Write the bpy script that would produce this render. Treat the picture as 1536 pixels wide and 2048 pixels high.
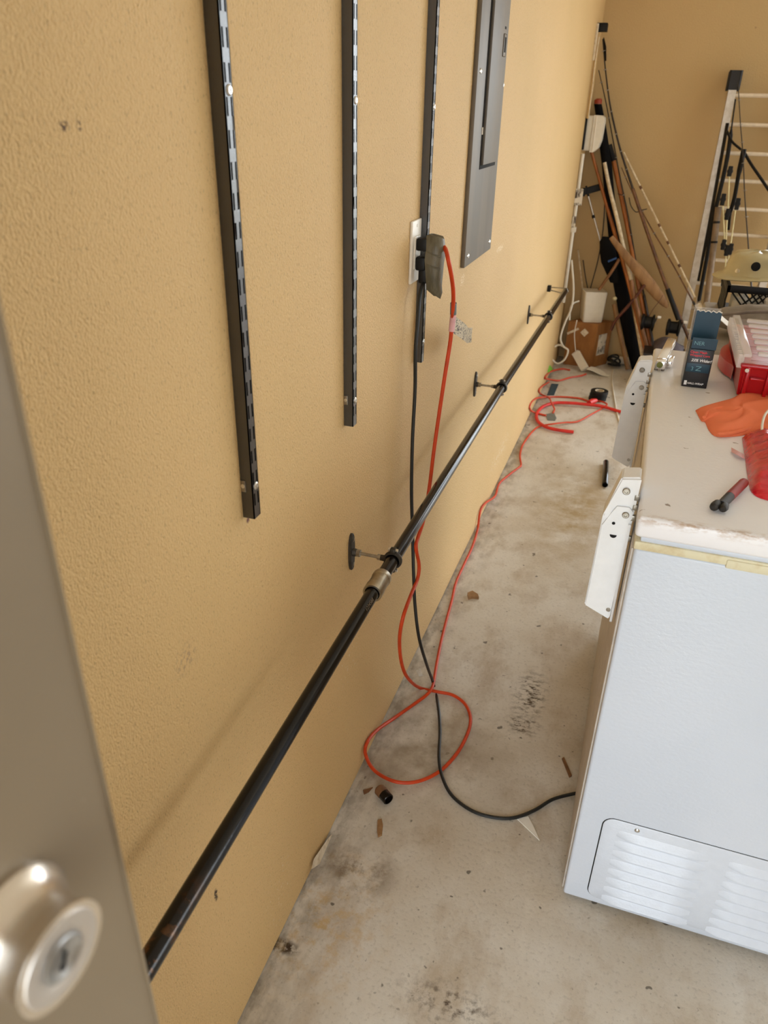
import bpy, bmesh, math, random
from mathutils import Vector, Matrix
random.seed(7)
for o in list(bpy.data.objects): bpy.data.objects.remove(o, do_unlink=True)
SC = bpy.context.scene
COL = SC.collection
V = Vector

# ------------------------------------------------------------------ camera
FPX, CX, CY = 1507.0, 768.0, 1024.0
CAM = V((0.4785, 0.0, 1.5))
_Y = V((1352-CX, -(221-CY), -FPX)).normalized()
_Z = -V((708-CX, -(3794-CY), -FPX)).normalized()
_Z = (_Z - _Y*_Z.dot(_Y)).normalized()
_X = _Y.cross(_Z)
R_WC = Matrix((_X, _Y, _Z))            # camera vector -> world vector
cd = bpy.data.cameras.new('camera')
cd.sensor_fit = 'VERTICAL'; cd.sensor_height = 36.0
cd.lens = FPX/2048*36.0
cd.clip_start = 0.02
cd.dof.use_dof = True; cd.dof.focus_distance = 1.55; cd.dof.aperture_fstop = 6.9
cam = bpy.data.objects.new('camera', cd); COL.objects.link(cam)
cam.matrix_world = Matrix.Translation(CAM) @ R_WC.to_4x4()
SC.camera = cam

def at(u, v, ax, val):
    """world point seen at photo pixel (u,v) on the plane axis=val"""
    d = R_WC @ V((u-CX, -(v-CY), -FPX))
    return CAM + d*((val-CAM[ax])/d[ax])

# ------------------------------------------------------------------ world, light, exposure
W = bpy.data.worlds.new('sky'); SC.world = W; W.use_nodes = True
bg = W.node_tree.nodes['Background']
bg.inputs[0].default_value = (0.85, 0.93, 1.0, 1); bg.inputs[1].default_value = 6.9
def portal(name, loc, rot, sx, sy):
    l = bpy.data.lights.new(name, 'AREA'); l.shape = 'RECTANGLE'; l.size = sx; l.size_y = sy
    l.cycles.is_portal = True
    o = bpy.data.objects.new(name, l); COL.objects.link(o); o.location = loc; o.rotation_euler = rot
    return o
YF, YB, XR, ZC = -0.72, 5.2, 5.6, 2.6        # front wall, back wall, right wall, ceiling
GD = (1.30, 5.0, 2.20)                       # garage door opening in the back wall x0,x1,height
GS = (1.6, 4.2, 2.15)                        # second opening, in the right wall y0,y1,height
PD = (0.20, 1.12, 2.06)                      # person door opening x0,x1,height
portal('garage_opening_portal', ((GD[0]+GD[1])/2, YB+.07, GD[2]/2), (math.radians(-90), 0, 0), GD[1]-GD[0], GD[2])
portal('side_opening_portal', (XR+.07, (GS[0]+GS[1])/2, GS[2]/2), (0, math.radians(90), 0), GS[2], GS[1]-GS[0])
portal('doorway_portal', ((PD[0]+PD[1])/2, YF, PD[2]/2), (math.radians(90), 0, 0), PD[1]-PD[0], PD[2])
SC.view_settings.view_transform = 'Standard'
SC.view_settings.look = 'None'
SC.view_settings.exposure = 0.0
SC.view_settings.gamma = 1.0
SC.view_settings.use_curve_mapping = False

# ------------------------------------------------------------------ materials
def srgb(r, g, b):
    f = lambda c: (c/255/12.92 if c/255 <= .04045 else ((c/255+.055)/1.055)**2.4)
    return (f(r), f(g), f(b), 1)
class N:
    def __init__(s, name):
        s.m = bpy.data.materials.new(name); s.m.use_nodes = True
        s.t = s.m.node_tree; s.b = s.t.nodes['Principled BSDF']; s._tc = None
    def n(s, typ, **kw):
        x = s.t.nodes.new(typ)
        for k, v in kw.items(): setattr(x, k, v)
        return x
    def l(s, a, b): s.t.links.new(a, b)
    def pos(s):
        if not s._tc: s._tc = s.n('ShaderNodeNewGeometry').outputs['Position']
        return s._tc
    def noise(s, scale, detail=3, rough=.5, vec=None, dist=0):
        x = s.n('ShaderNodeTexNoise'); x.inputs['Scale'].default_value = scale
        x.inputs['Detail'].default_value = detail; x.inputs['Roughness'].default_value = rough
        x.inputs['Distortion'].default_value = dist
        s.l(vec or s.pos(), x.inputs['Vector']); return x.outputs['Fac']
    def scaled(s, sx, sy, sz, off=(0,0,0)):
        x = s.n('ShaderNodeMapping'); x.inputs['Scale'].default_value = (sx, sy, sz); x.inputs['Location'].default_value = off
        s.l(s.pos(), x.inputs['Vector']); return x.outputs[0]
    def ramp(s, fac, stops, interp='LINEAR'):
        x = s.n('ShaderNodeValToRGB'); x.color_ramp.interpolation = interp
        e = x.color_ramp.elements
        while len(e) < len(stops): e.new(.5)
        for i, (p, c) in enumerate(stops):
            e[i].position = p; e[i].color = c if len(c) == 4 else (*c, 1)
        s.l(fac, x.inputs[0]); return x.outputs[0]
    def mix(s, fac, a, b, mode='MIX'):
        x = s.n('ShaderNodeMix', data_type='RGBA', blend_type=mode)
        for sock, v in ((x.inputs[0], fac), (x.inputs[6], a), (x.inputs[7], b)):
            if hasattr(v, 'is_linked'): s.l(v, sock)
            else: sock.default_value = v
        return x.outputs[2]
    def math(s, op, a, b=None, clamp=False):
        x = s.n('ShaderNodeMath', operation=op, use_clamp=clamp)
        for i, v in enumerate((a, b)):
            if v is None: continue
            if hasattr(v, 'is_linked'): s.l(v, x.inputs[i])
            else: x.inputs[i].default_value = v
        return x.outputs[0]
    def near(s, p, rx, ry, rz):
        """1 at point p falling to 0 at ellipsoid radii"""
        x = s.n('ShaderNodeMapping'); x.vector_type = 'TEXTURE'
        x.inputs['Location'].default_value = p; x.inputs['Scale'].default_value = (rx, ry, rz)
        s.l(s.pos(), x.inputs['Vector'])
        d = s.n('ShaderNodeVectorMath', operation='LENGTH'); s.l(x.outputs[0], d.inputs[0])
        return s.math('SUBTRACT', 1.0, d.outputs['Value'], True)
    def bump(s, h, dist, strength=1.0):
        x = s.n('ShaderNodeBump'); x.inputs['Distance'].default_value = dist; x.inputs['Strength'].default_value = strength
        s.l(h, x.inputs['Height']); s.l(x.outputs[0], s.b.inputs['Normal'])
    def col(s, c):
        if hasattr(c, 'is_linked'): s.l(c, s.b.inputs['Base Color'])
        else: s.b.inputs['Base Color'].default_value = c
    def set(s, **kw):
        for k, v in kw.items():
            k = k.replace('_', ' ')
            if hasattr(v, 'is_linked'): s.l(v, s.b.inputs[k])
            else: s.b.inputs[k].default_value = v
BW = lambda v: (v, v, v, 1)
def simple(name, c, rough=.5, metal=0, var=.12, scale=40, bump=0, bscale=300, **kw):
    s = N(name)
    dark = (c[0]*(1-var), c[1]*(1-var), c[2]*(1-var), 1); lite = (min(1, c[0]*(1+var)), min(1, c[1]*(1+var)), min(1, c[2]*(1+var)), 1)
    s.col(s.ramp(s.noise(scale, 4), [(.3, dark), (.7, lite)]))
    s.set(Roughness=rough, Metallic=metal, **kw)
    if bump: s.bump(s.noise(bscale, 3), bump)
    return s.m
def two(name, c1, c2, scale, lo=.45, hi=.6, rough=.5, metal=0, stretch=(1,1,1), bump=0, **kw):
    s = N(name); f = s.noise(scale, 5, .6, s.scaled(*stretch))
    s.col(s.ramp(f, [(lo, c1), (hi, c2)])); s.set(Roughness=rough, Metallic=metal, **kw)
    if bump: s.bump(f, bump)
    return s.m
M = {}
# painted stucco wall
s = N('wall_paint')
big = s.noise(1.3, 3)
base = s.ramp(big, [(.3, srgb(211, 176, 119)), (.7, srgb(220, 183, 127))])
sp = s.noise(310, 2, .5, s.scaled(1, 1, .55))
base = s.mix(s.math('MULTIPLY', s.ramp(sp, [(.30, BW(1)), (.40, BW(0))]), .42), base, srgb(140, 110, 66))  # dark upright specks: shade in the stipple pits painted into the colour
scr = s.ramp(s.noise(9, 6, .75, s.scaled(1, 1.6, .5)), [(.735, BW(0)), (.76, BW(1))])
base = s.mix(s.math('MULTIPLY', scr, .5), base, srgb(235, 222, 195))
mk = s.ramp(s.noise(16, 3, .6, s.scaled(1, 1, .6, (3, 1, 2))), [(.765, BW(0)), (.785, BW(1))])
base = s.mix(s.math('MULTIPLY', mk, .55), base, srgb(95, 75, 50))
def wmark(u, v, ry, rz, sc, lo, hi, col, amt):
    global base
    f = s.math('MULTIPLY', s.near(at(u, v, 0, 0), .05, ry, rz), s.ramp(s.noise(sc, 4, .6), [(lo, BW(0)), (hi, BW(1))]))
    base = s.mix(s.math('MULTIPLY', f, amt, True), base, col)
wmark(129, 252, .008, .005, 260, .42, .56, srgb(84, 56, 30), 2.0)
wmark(159, 250, .005, .006, 260, .45, .58, srgb(96, 68, 36), 1.8)
wmark(372, 1318, .035, .03, 120, .50, .58, srgb(172, 142, 104), 1.1)
wmark(432, 1790, .006, .016, 160, .42, .52, srgb(70, 48, 24), 3.0)
wmark(496, 1040, .006, .006, 120, .3, .5, srgb(110, 66, 60), 1.6)
wmark(1000, 497, .07, .012, 140, .50, .58, srgb(246, 226, 190), 2.2)
wmark(925, 560, .03, .02, 160, .52, .58, srgb(246, 226, 190), 2.0)
wmark(700, 1330, .10, .10, 90, .62, .68, srgb(226, 208, 176), 2.0)
wmark(560, 1780, .08, .12, 120, .62, .68, srgb(226, 208, 176), 2.0)
wmark(1000, 905, .25, .06, 60, .55, .62, srgb(226, 208, 176), 1.4)
s.col(base); s.set(Roughness=.62)
h = s.math('ADD', s.noise(340, 3, .5, s.scaled(1, 1, .8)), s.math('MULTIPLY', s.noise(150, 2), .45))
s.bump(h, .0032, 1.0)
M['wall'] = s.m
s = N('back_wall_paint')
base = s.ramp(s.noise(1.1, 4), [(.3, srgb(190, 160, 110)), (.7, srgb(200, 168, 118))])
mk = s.ramp(s.noise(14, 3, .6), [(.74, BW(0)), (.77, BW(1))])
base = s.mix(s.math('MULTIPLY', mk, .35), base, srgb(95, 75, 50))
s.col(base); s.set(Roughness=.6); s.bump(s.noise(120, 3), .003, .5)
M['wall2'] = s.m
M['ceiling'] = simple('ceiling_paint', srgb(240, 237, 230), .8)
# concrete
s = N('concrete')
n1 = s.noise(1.6, 6, .6); n2 = s.noise(7, 8, .65, s.scaled(1, .6, 1)); n3 = s.noise(110, 4, .6)
c = s.ramp(n1, [(.30, srgb(190, 176, 155)), (.5, srgb(208, 200, 187)), (.72, srgb(218, 213, 206))])
c = s.mix(s.ramp(n2, [(.34, BW(.6)), (.5, BW(0))]), c, srgb(164, 142, 112))
c = s.mix(s.ramp(n2, [(.58, BW(0)), (.75, BW(.6))]), c, srgb(224, 217, 205))
c = s.mix(s.ramp(n3, [(.30, BW(.28)), (.46, BW(0))]), c, srgb(120, 107, 90))
spk = s.ramp(s.noise(34, 2, .5), [(.70, BW(0)), (.735, BW(1))])
c = s.mix(s.math('MULTIPLY', spk, .75), c, srgb(62, 52, 42))
spk2 = s.ramp(s.noise(75, 2, .5, s.scaled(1, 1, 1, (5, 2, 0))), [(.70, BW(0)), (.74, BW(1))])
c = s.mix(s.math('MULTIPLY', spk2, .35), c, srgb(70, 58, 46))
# darker blotchy strip where the slab meets the wall, and scuffed shoe prints
def stain(u, v, rx, ry, sc, col, amt, lo=.5, hi=.62, st=(1, 1, 1)):
    global c
    p = at(u, v, 2, 0)
    f = s.math('MULTIPLY', s.near(p, rx, ry, 1), s.ramp(s.noise(sc, 5, .65, s.scaled(*st)), [(lo, BW(0)), (hi, BW(1))]))
    c = s.mix(s.math('MULTIPLY', f, amt, True), c, col)
stain(1060, 1390, .06, .14, 55, srgb(84, 68, 50), 1.9, .46, .66, st=(.7, 1.2, 1))
stain(1045, 1450, .06, .05, 60, srgb(84, 68, 50), 1.9, .46, .66, st=(.7, 1.2, 1))
stain(900, 2010, .13, .05, 60, srgb(84, 70, 56), 1.2, .48, .66)
stain(560, 1890, .05, .02, 50, srgb(60, 44, 28), 2.0, .4, .55)
stain(650, 1840, .16, .22, 30, srgb(196, 170, 130), 1.2, .48, .64)
stain(720, 1740, .10, .08, 14, srgb(118, 98, 74), 1.4, .42, .6)
stain(850, 1500, .30, .3, 6, srgb(150, 134, 112), 1.0, .4, .6)
stain(1150, 1020, .25, .6, 8, srgb(170, 148, 112), 1.3, .35, .6)
sx = s.n('ShaderNodeSeparateXYZ'); s.l(s.pos(), sx.inputs[0])
edge = s.math('MULTIPLY', s.ramp(sx.outputs['X'], [(0, BW(1)), (.11, BW(0))]), s.ramp(s.noise(26, 5, .6, s.scaled(1, .5, 1)), [(.42, BW(0)), (.62, BW(1))]))
c = s.mix(s.math('MULTIPLY', edge, .6), c, srgb(92, 78, 58))
s.col(c); s.set(Roughness=s.ramp(n2, [(.35, BW(.62)), (.7, BW(.38))]), Specular_IOR_Level=.45)
s.bump(s.math('ADD', n3, s.math('MULTIPLY', n2, 2.0)), .0012, .5)
M['concrete'] = s.m
M['drive'] = two('driveway_concrete', srgb(205, 200, 190), srgb(188, 182, 170), 4, rough=.8)
# freezer enamel
s = N('white_enamel')
rip = s.noise(120, 2, .5, s.scaled(1, 1, 1.5))
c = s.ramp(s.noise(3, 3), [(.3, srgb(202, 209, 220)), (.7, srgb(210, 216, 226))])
sc = s.ramp(s.noise(26, 4, .7, s.scaled(1, 1, .7)), [(.715, BW(0)), (.735, BW(.7))])
c = s.mix(sc, c, srgb(150, 142, 140))
s.col(c); s.set(Roughness=.32); s.bump(rip, .0010, .55)
M['enamel'] = s.m
s = N('lid_enamel')
sep = s.n('ShaderNodeSeparateXYZ'); s.l(s.pos(), sep.inputs[0])
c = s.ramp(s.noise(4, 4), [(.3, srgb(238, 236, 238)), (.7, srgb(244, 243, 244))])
sc = s.ramp(s.noise(34, 3, .6, s.scaled(.7, 1, 1)), [(.70, BW(0)), (.72, BW(.8))])
c = s.mix(sc, c, srgb(120, 100, 84))
# rust along the worn front rim
rim = s.math('MULTIPLY', s.ramp(s.math('ABSOLUTE', s.math('SUBTRACT', sep.outputs['Y'], 1.108)), [(0, BW(1)), (.014, BW(0))]),
             s.ramp(sep.outputs['Z'], [(.925, BW(0)), (.940, BW(1))]))
rust = s.math('MULTIPLY', rim, s.ramp(s.noise(90, 5, .7, s.scaled(.35, 1, 1)), [(.46, BW(0)), (.60, BW(.8))]))
c = s.mix(rust, c, srgb(168, 128, 78))
s.col(c); s.set(Roughness=.36); s.bump(s.noise(120, 2), .0008, .5)
M['lid'] = s.m
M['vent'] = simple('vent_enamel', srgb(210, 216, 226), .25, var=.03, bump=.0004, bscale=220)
M['hinge'] = simple('hinge_white', srgb(236, 236, 236), .35, var=.03)
M['gasket'] = two('gasket_cream', srgb(222, 214, 182), srgb(200, 178, 132), 25, .5, .75, .6)
M['freezer_back'] = simple('freezer_back_panel', srgb(196, 186, 174), .5)
M['steel'] = simple('bright_steel', (.72, .70, .66, 1), .28, 1.0, .15, 60)
M['chrome'] = simple('polished_chrome', (.92, .90, .88, 1), .16, .9, .04, 60)
M['dull_steel'] = two('dull_zinc', (.40, .37, .32, 1), (.24, .21, .17, 1), 70, .4, .65, .38, 1.0)
M['black_pipe'] = two('black_iron_pipe', srgb(24, 20, 18), srgb(48, 40, 34), 40, .45, .7, .17, .55, (1, .15, 1), .0002)
s = N('black_iron_pipe_rusty')
f = s.math('MULTIPLY', s.near((.097, .30, .68), .2, .20, .2), s.ramp(s.noise(60, 4, .6), [(.5, BW(0)), (.62, BW(1))]))
c = s.mix(s.math('MULTIPLY', f, 1.6, True), srgb(22, 19, 17), srgb(96, 62, 30))
s.col(c); s.set(Roughness=.17, Metallic=.45); s.bump(s.noise(200, 3), .0003, .5)
M['pipe_near'] = s.m
M['bracket'] = simple('dark_malleable_iron', srgb(62, 56, 48), .5, .5, .25, 80, .0006)
M['coupling'] = two('galvanised_coupling', (.46, .41, .32, 1), (.30, .25, .18, 1), 50, .4, .7, .34, 1.0)
M['rail'] = simple('black_powder_coat', srgb(24, 19, 16), .24, 0, .2, 200, .0005, 1100, Specular_IOR_Level=1.0, Coat_Weight=.6, Coat_Roughness=.18)
M['slotdark'] = simple('slot_void', srgb(8, 7, 6), .9)
M['panel'] = two('grey_panel_enamel', srgb(112, 101, 86), srgb(100, 90, 77), 12, .4, .6, .5, .15, (1, 1, .1))
M['plate'] = simple('ivory_plastic', srgb(232, 222, 206), .38, var=.03)
M['white_plastic'] = simple('white_plastic', srgb(226, 218, 202), .45, var=.04)
M['black_plastic'] = simple('black_plastic', srgb(15, 13, 12), .5, var=.2, Specular_IOR_Level=.3)
M['black_fabric'] = simple('black_fabric', srgb(14, 12, 12), .9, var=.2, Specular_IOR_Level=.15)
M['black_cord'] = simple('black_cord', srgb(22, 23, 21), .45, var=.15)
M['orange_cord'] = simple('orange_cord', srgb(200, 66, 24), .48, var=.12, Specular_IOR_Level=.3)
M['orange_cord2'] = simple('orange_cord_pinkish', srgb(206, 74, 44), .42, var=.12)  # slightly pinker orange for the far floor loops
M['red_hose'] = simple('red_hose', srgb(214, 44, 36), .4, var=.1)
M['tape'] = two('olive_duct_tape', srgb(106, 98, 78), srgb(82, 76, 58), 60, .4, .62, .42, 0, (1, 1, .3), .003)
M['grey_tape'] = simple('grey_tape', srgb(110, 116, 112), .5)
M['pink'] = simple('faded_pink_label', srgb(226, 172, 172), .5)
s = N('printed_tag')
st = s.n('ShaderNodeTexBrick'); st.inputs['Scale'].default_value = 260; st.inputs['Mortar Size'].default_value = .035
s.l(s.scaled(1, 1, 1), st.inputs['Vector'])
pr = s.ramp(s.noise(300, 2, .5, s.scaled(.3, .3, 1)), [(.50, BW(0)), (.54, BW(1))])
pr = s.math('MULTIPLY', pr, s.ramp(s.noise(60, 2), [(.42, BW(0)), (.5, BW(1))]))
s.col(s.mix(s.math('MULTIPLY', pr, .85), srgb(238, 228, 206), srgb(60, 44, 40))); s.set(Roughness=.5)
M['tag'] = s.m
s = N('shipping_label')
b1 = s.ramp(s.noise(300, 1, .5, s.scaled(1, 1, .05)), [(.49, BW(0)), (.51, BW(1))])
b2 = s.ramp(s.noise(24, 2, .5, s.scaled(.6, .6, 1)), [(.47, BW(0)), (.53, BW(1))])
s.col(s.mix(s.math('MULTIPLY', b1, b2), srgb(226, 216, 198), srgb(70, 56, 46))); s.set(Roughness=.6)
M['label'] = s.m
M['cardboard'] = two('cardboard', srgb(158, 104, 50), srgb(140, 90, 40), 20, .4, .6, .75, 0, (1, 1, .3))
M['paper'] = simple('paper_white', srgb(236, 230, 218), .7, var=.03)
M['dirty_paper'] = two('dirty_paper', srgb(224, 208, 182), srgb(190, 166, 130), 60, .45, .7, .7)
M['wood'] = two('brown_wood', srgb(140, 94, 52), srgb(104, 66, 34), 40, .35, .65, .5, 0, (1, 1, .08))
M['orange_wood'] = two('varnished_orange_wood', srgb(176, 104, 40), srgb(138, 76, 26), 30, .35, .65, .38, 0, (1, 1, .08))
M['red_wood'] = two('dark_red_wood', srgb(96, 46, 28), srgb(66, 30, 20), 30, .35, .65, .45)
M['tan_wood'] = two('weathered_tan_wood', srgb(160, 120, 76), srgb(126, 90, 54), 30, .35, .65, .6, 0, (1, 1, .2))
M['dark_rod'] = simple('dark_graphite', srgb(40, 30, 24), .35)
M['brown_rod'] = two('brown_rod_blank', srgb(116, 76, 44), srgb(80, 50, 30), 30, .4, .6, .4)
M['white_rod'] = two('white_rod', srgb(226, 208, 176), srgb(196, 174, 140), 40, .4, .6, .4)
M['silver'] = simple('aluminium', (.62, .58, .52, 1), .42, .85, .12, 50)
M['ladder'] = two('ladder_aluminium', srgb(214, 206, 196), srgb(190, 178, 162), 25, .4, .65, .42, .35)
M['rung'] = simple('rung_aluminium', srgb(226, 208, 182), .45, .2, .06)
M['navy'] = simple('dark_rubber', srgb(30, 27, 30), .5)
M['blue'] = simple('blue_strip', srgb(40, 78, 140), .4)
M['red_dark'] = simple('orange_red_cap', srgb(150, 52, 22), .5)
M['brown_pvc'] = two('dusty_grey_tube', srgb(138, 116, 92), srgb(116, 96, 74), 12, .4, .6, .5)
M['rope'] = simple('pale_rope', srgb(226, 216, 168), .6)
M['red_plastic'] = simple('red_plastic', srgb(186, 16, 26), .3, var=.06)
s = N('clear_plastic'); s.col((.96, .93, .90, 1)); s.set(Roughness=.12, IOR=1.3, Alpha=.16)
M['clear'] = s.m
s = N('clear_lid'); s.col((.98, .93, .88, 1)); s.set(Roughness=.10, IOR=1.5, Alpha=.13); s.bump(s.noise(25, 2), .004, .4)
M['clear_lid'] = s.m
s = N('clear_rib'); s.col((.98, .92, .86, 1)); s.set(Roughness=.08, IOR=1.5, Alpha=.42)
M['clear_rib'] = s.m
M['teal'] = simple('teal_card', srgb(22, 62, 82), .45, var=.08)
M['box_black'] = simple('black_card', srgb(30, 30, 34), .4, var=.08)
M['print_white'] = simple('white_print', srgb(236, 236, 236), .5, var=.02)
M['print_red'] = simple('red_print', srgb(226, 56, 66), .5, var=.02)
M['print_teal'] = simple('pale_teal_print', srgb(110, 160, 172), .5, var=.02)
M['print_grey'] = simple('grey_print', srgb(120, 104, 84), .6, var=.05)
M['orange_cloth'] = simple('orange_cloth', srgb(255, 134, 88), .85, var=.04, bump=.0012, bscale=900)
s = N('red_bag'); f = s.noise(60, 4, .6, s.scaled(.35, 1.2, 1))
s.col(s.ramp(f, [(.35, srgb(196, 14, 36)), (.65, srgb(226, 44, 56))])); s.set(Roughness=.22, Coat_Weight=.4); s.bump(f, .006, .7)
M['red_bag'] = s.m
M['marker_red'] = simple('worn_red_grip', srgb(150, 40, 32), .5, var=.15)
M['marker_black'] = simple('worn_black_rubber', srgb(32, 28, 24), .5)
M['grey_cloth'] = two('grey_canvas', srgb(150, 140, 128), srgb(128, 118, 108), 12, .4, .6, .85, 0, (1, 1, 1), .002)
M['khaki'] = simple('khaki_gloss', srgb(190, 176, 134), .22, .1, .06, 20)
M['grey_table'] = simple('grey_table_plastic', srgb(150, 142, 132), .5)
M['purple'] = simple('purple_grey_cloth', srgb(78, 68, 72), .8)
M['olive'] = simple('olive_rubber', srgb(124, 124, 62), .6)
M['green'] = simple('green_scrap', srgb(120, 180, 50), .6)
s = N('satin_door_paint')
c = s.ramp(s.noise(3, 3), [(.3, srgb(112, 97, 76)), (.7, srgb(121, 105, 83))])
dn = s.ramp(s.noise(40, 2, .5), [(.73, BW(0)), (.75, BW(.6))])
s.col(s.mix(dn, c, srgb(150, 136, 114))); s.set(Roughness=.36); s.bump(s.noise(5, 2), .01, .12)
M['door'] = s.m
M['nickel'] = simple('satin_nickel', (.78, .70, .60, 1), .27, 1.0, .03)
M['nickel_face'] = simple('satin_nickel_face', (.62, .58, .54, 1), .48, 1.0, .02)
M['cylinder'] = simple('key_cylinder', (.42, .42, .42, 1), .34, 1.0, .05)
M['leaf'] = simple('dry_leaf', srgb(116, 76, 42), .7)
M['jamb'] = simple('jamb_white', srgb(226, 220, 208), .5, var=.03)

# ------------------------------------------------------------------ mesh tools
class B:
    def __init__(s): s.bm = bmesh.new()
    def box(s, x0, x1, y0, y1, z0, z1, bev=0, seg=2):
        r = bmesh.ops.create_cube(s.bm, size=1.0)
        vs = r['verts']
        for v in vs: v.co = V(((x0+x1)/2+v.co.x*(x1-x0), (y0+y1)/2+v.co.y*(y1-y0), (z0+z1)/2+v.co.z*(z1-z0)))
        if bev:
            es = {e for v in vs for e in v.link_edges}
            bmesh.ops.bevel(s.bm, geom=list(es), offset=bev, segments=seg, affect='EDGES', profile=.5)
        return s
    def obox(s, c, ax, hx, hy, hz, bev=0, seg=2):
        """oriented box: ax = three unit vectors"""
        r = bmesh.ops.create_cube(s.bm, size=2.0); vs = r['verts']
        if ax[0].cross(ax[1]).dot(ax[2]) < 0: ax = (-ax[0], ax[1], ax[2])
        for v in vs: v.co = V(c)+ax[0]*(v.co.x*hx)+ax[1]*(v.co.y*hy)+ax[2]*(v.co.z*hz)
        if bev:
            es = {e for v in vs for e in v.link_edges}
            bmesh.ops.bevel(s.bm, geom=list(es), offset=bev, segments=seg, affect='EDGES', profile=.5)
        return s
    def loft(s, rings, cap=True, closed=True):
        R = [[s.bm.verts.new(p) for p in r] for r in rings]
        n = len(R[0])
        for a, b in zip(R, R[1:]):
            for i in range(n if closed else n-1):
                j = (i+1) % n
                try: s.bm.faces.new((a[i], a[j], b[j], b[i]))
                except ValueError: pass
        if cap and closed:
            s.bm.faces.new(R[0][::-1]); s.bm.faces.new(R[-1])
        return s
    def tube(s, pts, r, n=10, flat=1.0, cap=True):
        pts = [V(p) for p in pts]; rr = r if isinstance(r, (list, tuple)) else [r]*len(pts)
        rings = []; up = None
        for i, p in enumerate(pts):
            t = (pts[min(i+1, len(pts)-1)]-pts[max(i-1, 0)]).normalized()
            if up is None: up = t.orthogonal().normalized()
            up = (up-t*up.dot(t)).normalized(); sd = t.cross(up)
            rings.append([p+(up*math.cos(2*math.pi*k/n)*flat+sd*math.sin(2*math.pi*k/n))*rr[i] for k in range(n)])
        return s.loft(rings, cap)
    def cyl(s, a, b, r0, r1=None, n=20):
        return s.tube([a, b], [r0, r0 if r1 is None else r1], n)
    def lathe(s, o, axis, prof, n=32, cap=True):
        """prof: list of (distance along axis, radius)"""
        o = V(o); a = V(axis).normalized(); u = a.orthogonal().normalized(); w = a.cross(u)
        return s.loft([[o+a*d+(u*math.cos(2*math.pi*k/n)+w*math.sin(2*math.pi*k/n))*r for k in range(n)] for d, r in prof], cap)
    def ring(s, o, axis, R, r, n=28, m=10, squash=1.0):
        o = V(o); a = V(axis).normalized(); u = a.orthogonal().normalized(); w = a.cross(u)
        rings = []
        for k in range(n+1):
            t = 2*math.pi*k/n; d = u*math.cos(t)+w*math.sin(t)
            rings.append([o+d*(R+r*math.cos(2*math.pi*j/m))+a*(r*squash*math.sin(2*math.pi*j/m)) for j in range(m)])
        s.loft(rings, False); bmesh.ops.remove_doubles(s.bm, verts=s.bm.verts, dist=1e-6); return s
    def prism(s, poly, ext):
        """poly: list of 3-D points, extruded by vector ext"""
        ext = V(ext); return s.loft([[V(p) for p in poly], [V(p)+ext for p in poly]])
    def grid(s, f, nu, nv):
        g = [[s.bm.verts.new(f(i/nu, j/nv)) for j in range(nv+1)] for i in range(nu+1)]
        for i in range(nu):
            for j in range(nv): s.bm.faces.new((g[i][j], g[i+1][j], g[i+1][j+1], g[i][j+1]))
        return s
    def sheet(s, f, nu, nv, th):
        """a sheet with real thickness; f -> point"""
        top = [[V(f(i/nu, j/nv)) for j in range(nv+1)] for i in range(nu+1)]
        for g, flip in ((top, False), ([[p-V((0, 0, th)) for p in r] for r in top], True)):
            vv = [[s.bm.verts.new(p) for p in r] for r in g]
            for i in range(nu):
                for j in range(nv):
                    q = (vv[i][j], vv[i+1][j], vv[i+1][j+1], vv[i][j+1]); s.bm.faces.new(q[::-1] if flip else q)
            if not flip: a = vv
            else: b = vv
        def edge(l1, l2):
            for k in range(len(l1)-1): s.bm.faces.new((l1[k], l2[k], l2[k+1], l1[k+1]))
        edge([r[0] for r in a], [r[0] for r in b]); edge([r[-1] for r in a], [r[-1] for r in b])
        edge(a[0], b[0]); edge(a[-1], b[-1]); return s
ORG = {}
def spline(pts, k=6):
    pts = [V(p) for p in pts]; out = []
    P = [pts[0]*2-pts[1]]+pts+[pts[-1]*2-pts[-2]]
    for i in range(1, len(P)-2):
        p0, p1, p2, p3 = P[i-1:i+3]
        for j in range(k):
            t = j/k
            out.append(.5*((2*p1)+(p2-p0)*t+(2*p0-5*p1+4*p2-p3)*t*t+(3*p1-p0-3*p2+p3)*t**3))
    return out+[pts[-1]]
def finish(o, label=None, cat=None, group=None, kind=None):
    if label: o['label'] = label
    if cat: o['category'] = cat
    if group: o['group'] = group
    if kind: o['kind'] = kind
    return o
def thing(name, loc, label, cat, group=None):
    e = bpy.data.objects.new(name, None); e.empty_display_size = .05; COL.objects.link(e)
    e.location = loc; ORG[e.name] = V(loc)
    return finish(e, label, cat, group)
def build(b, name, mat, parent=None, label=None, cat=None, group=None, kind=None, ang=35):
    bm = b.bm
    bmesh.ops.recalc_face_normals(bm, faces=bm.faces)
    if parent is not None: org = ORG[parent.name]
    else:
        xs = [v.co for v in bm.verts]
        org = V(((min(p.x for p in xs)+max(p.x for p in xs))/2, (min(p.y for p in xs)+max(p.y for p in xs))/2, min(p.z for p in xs)))
    bmesh.ops.translate(bm, verts=bm.verts, vec=-org)
    me = bpy.data.meshes.new(name); bm.to_mesh(me); bm.free()
    for p in me.polygons: p.use_smooth = True
    me.set_sharp_from_angle(angle=math.radians(ang))
    me.materials.append(M[mat])
    o = bpy.data.objects.new(name, me); COL.objects.link(o)
    if parent is not None: o.parent = parent
    else: o.location = org
    ORG[o.name] = org
    return finish(o, label, cat, group, kind)
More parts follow.
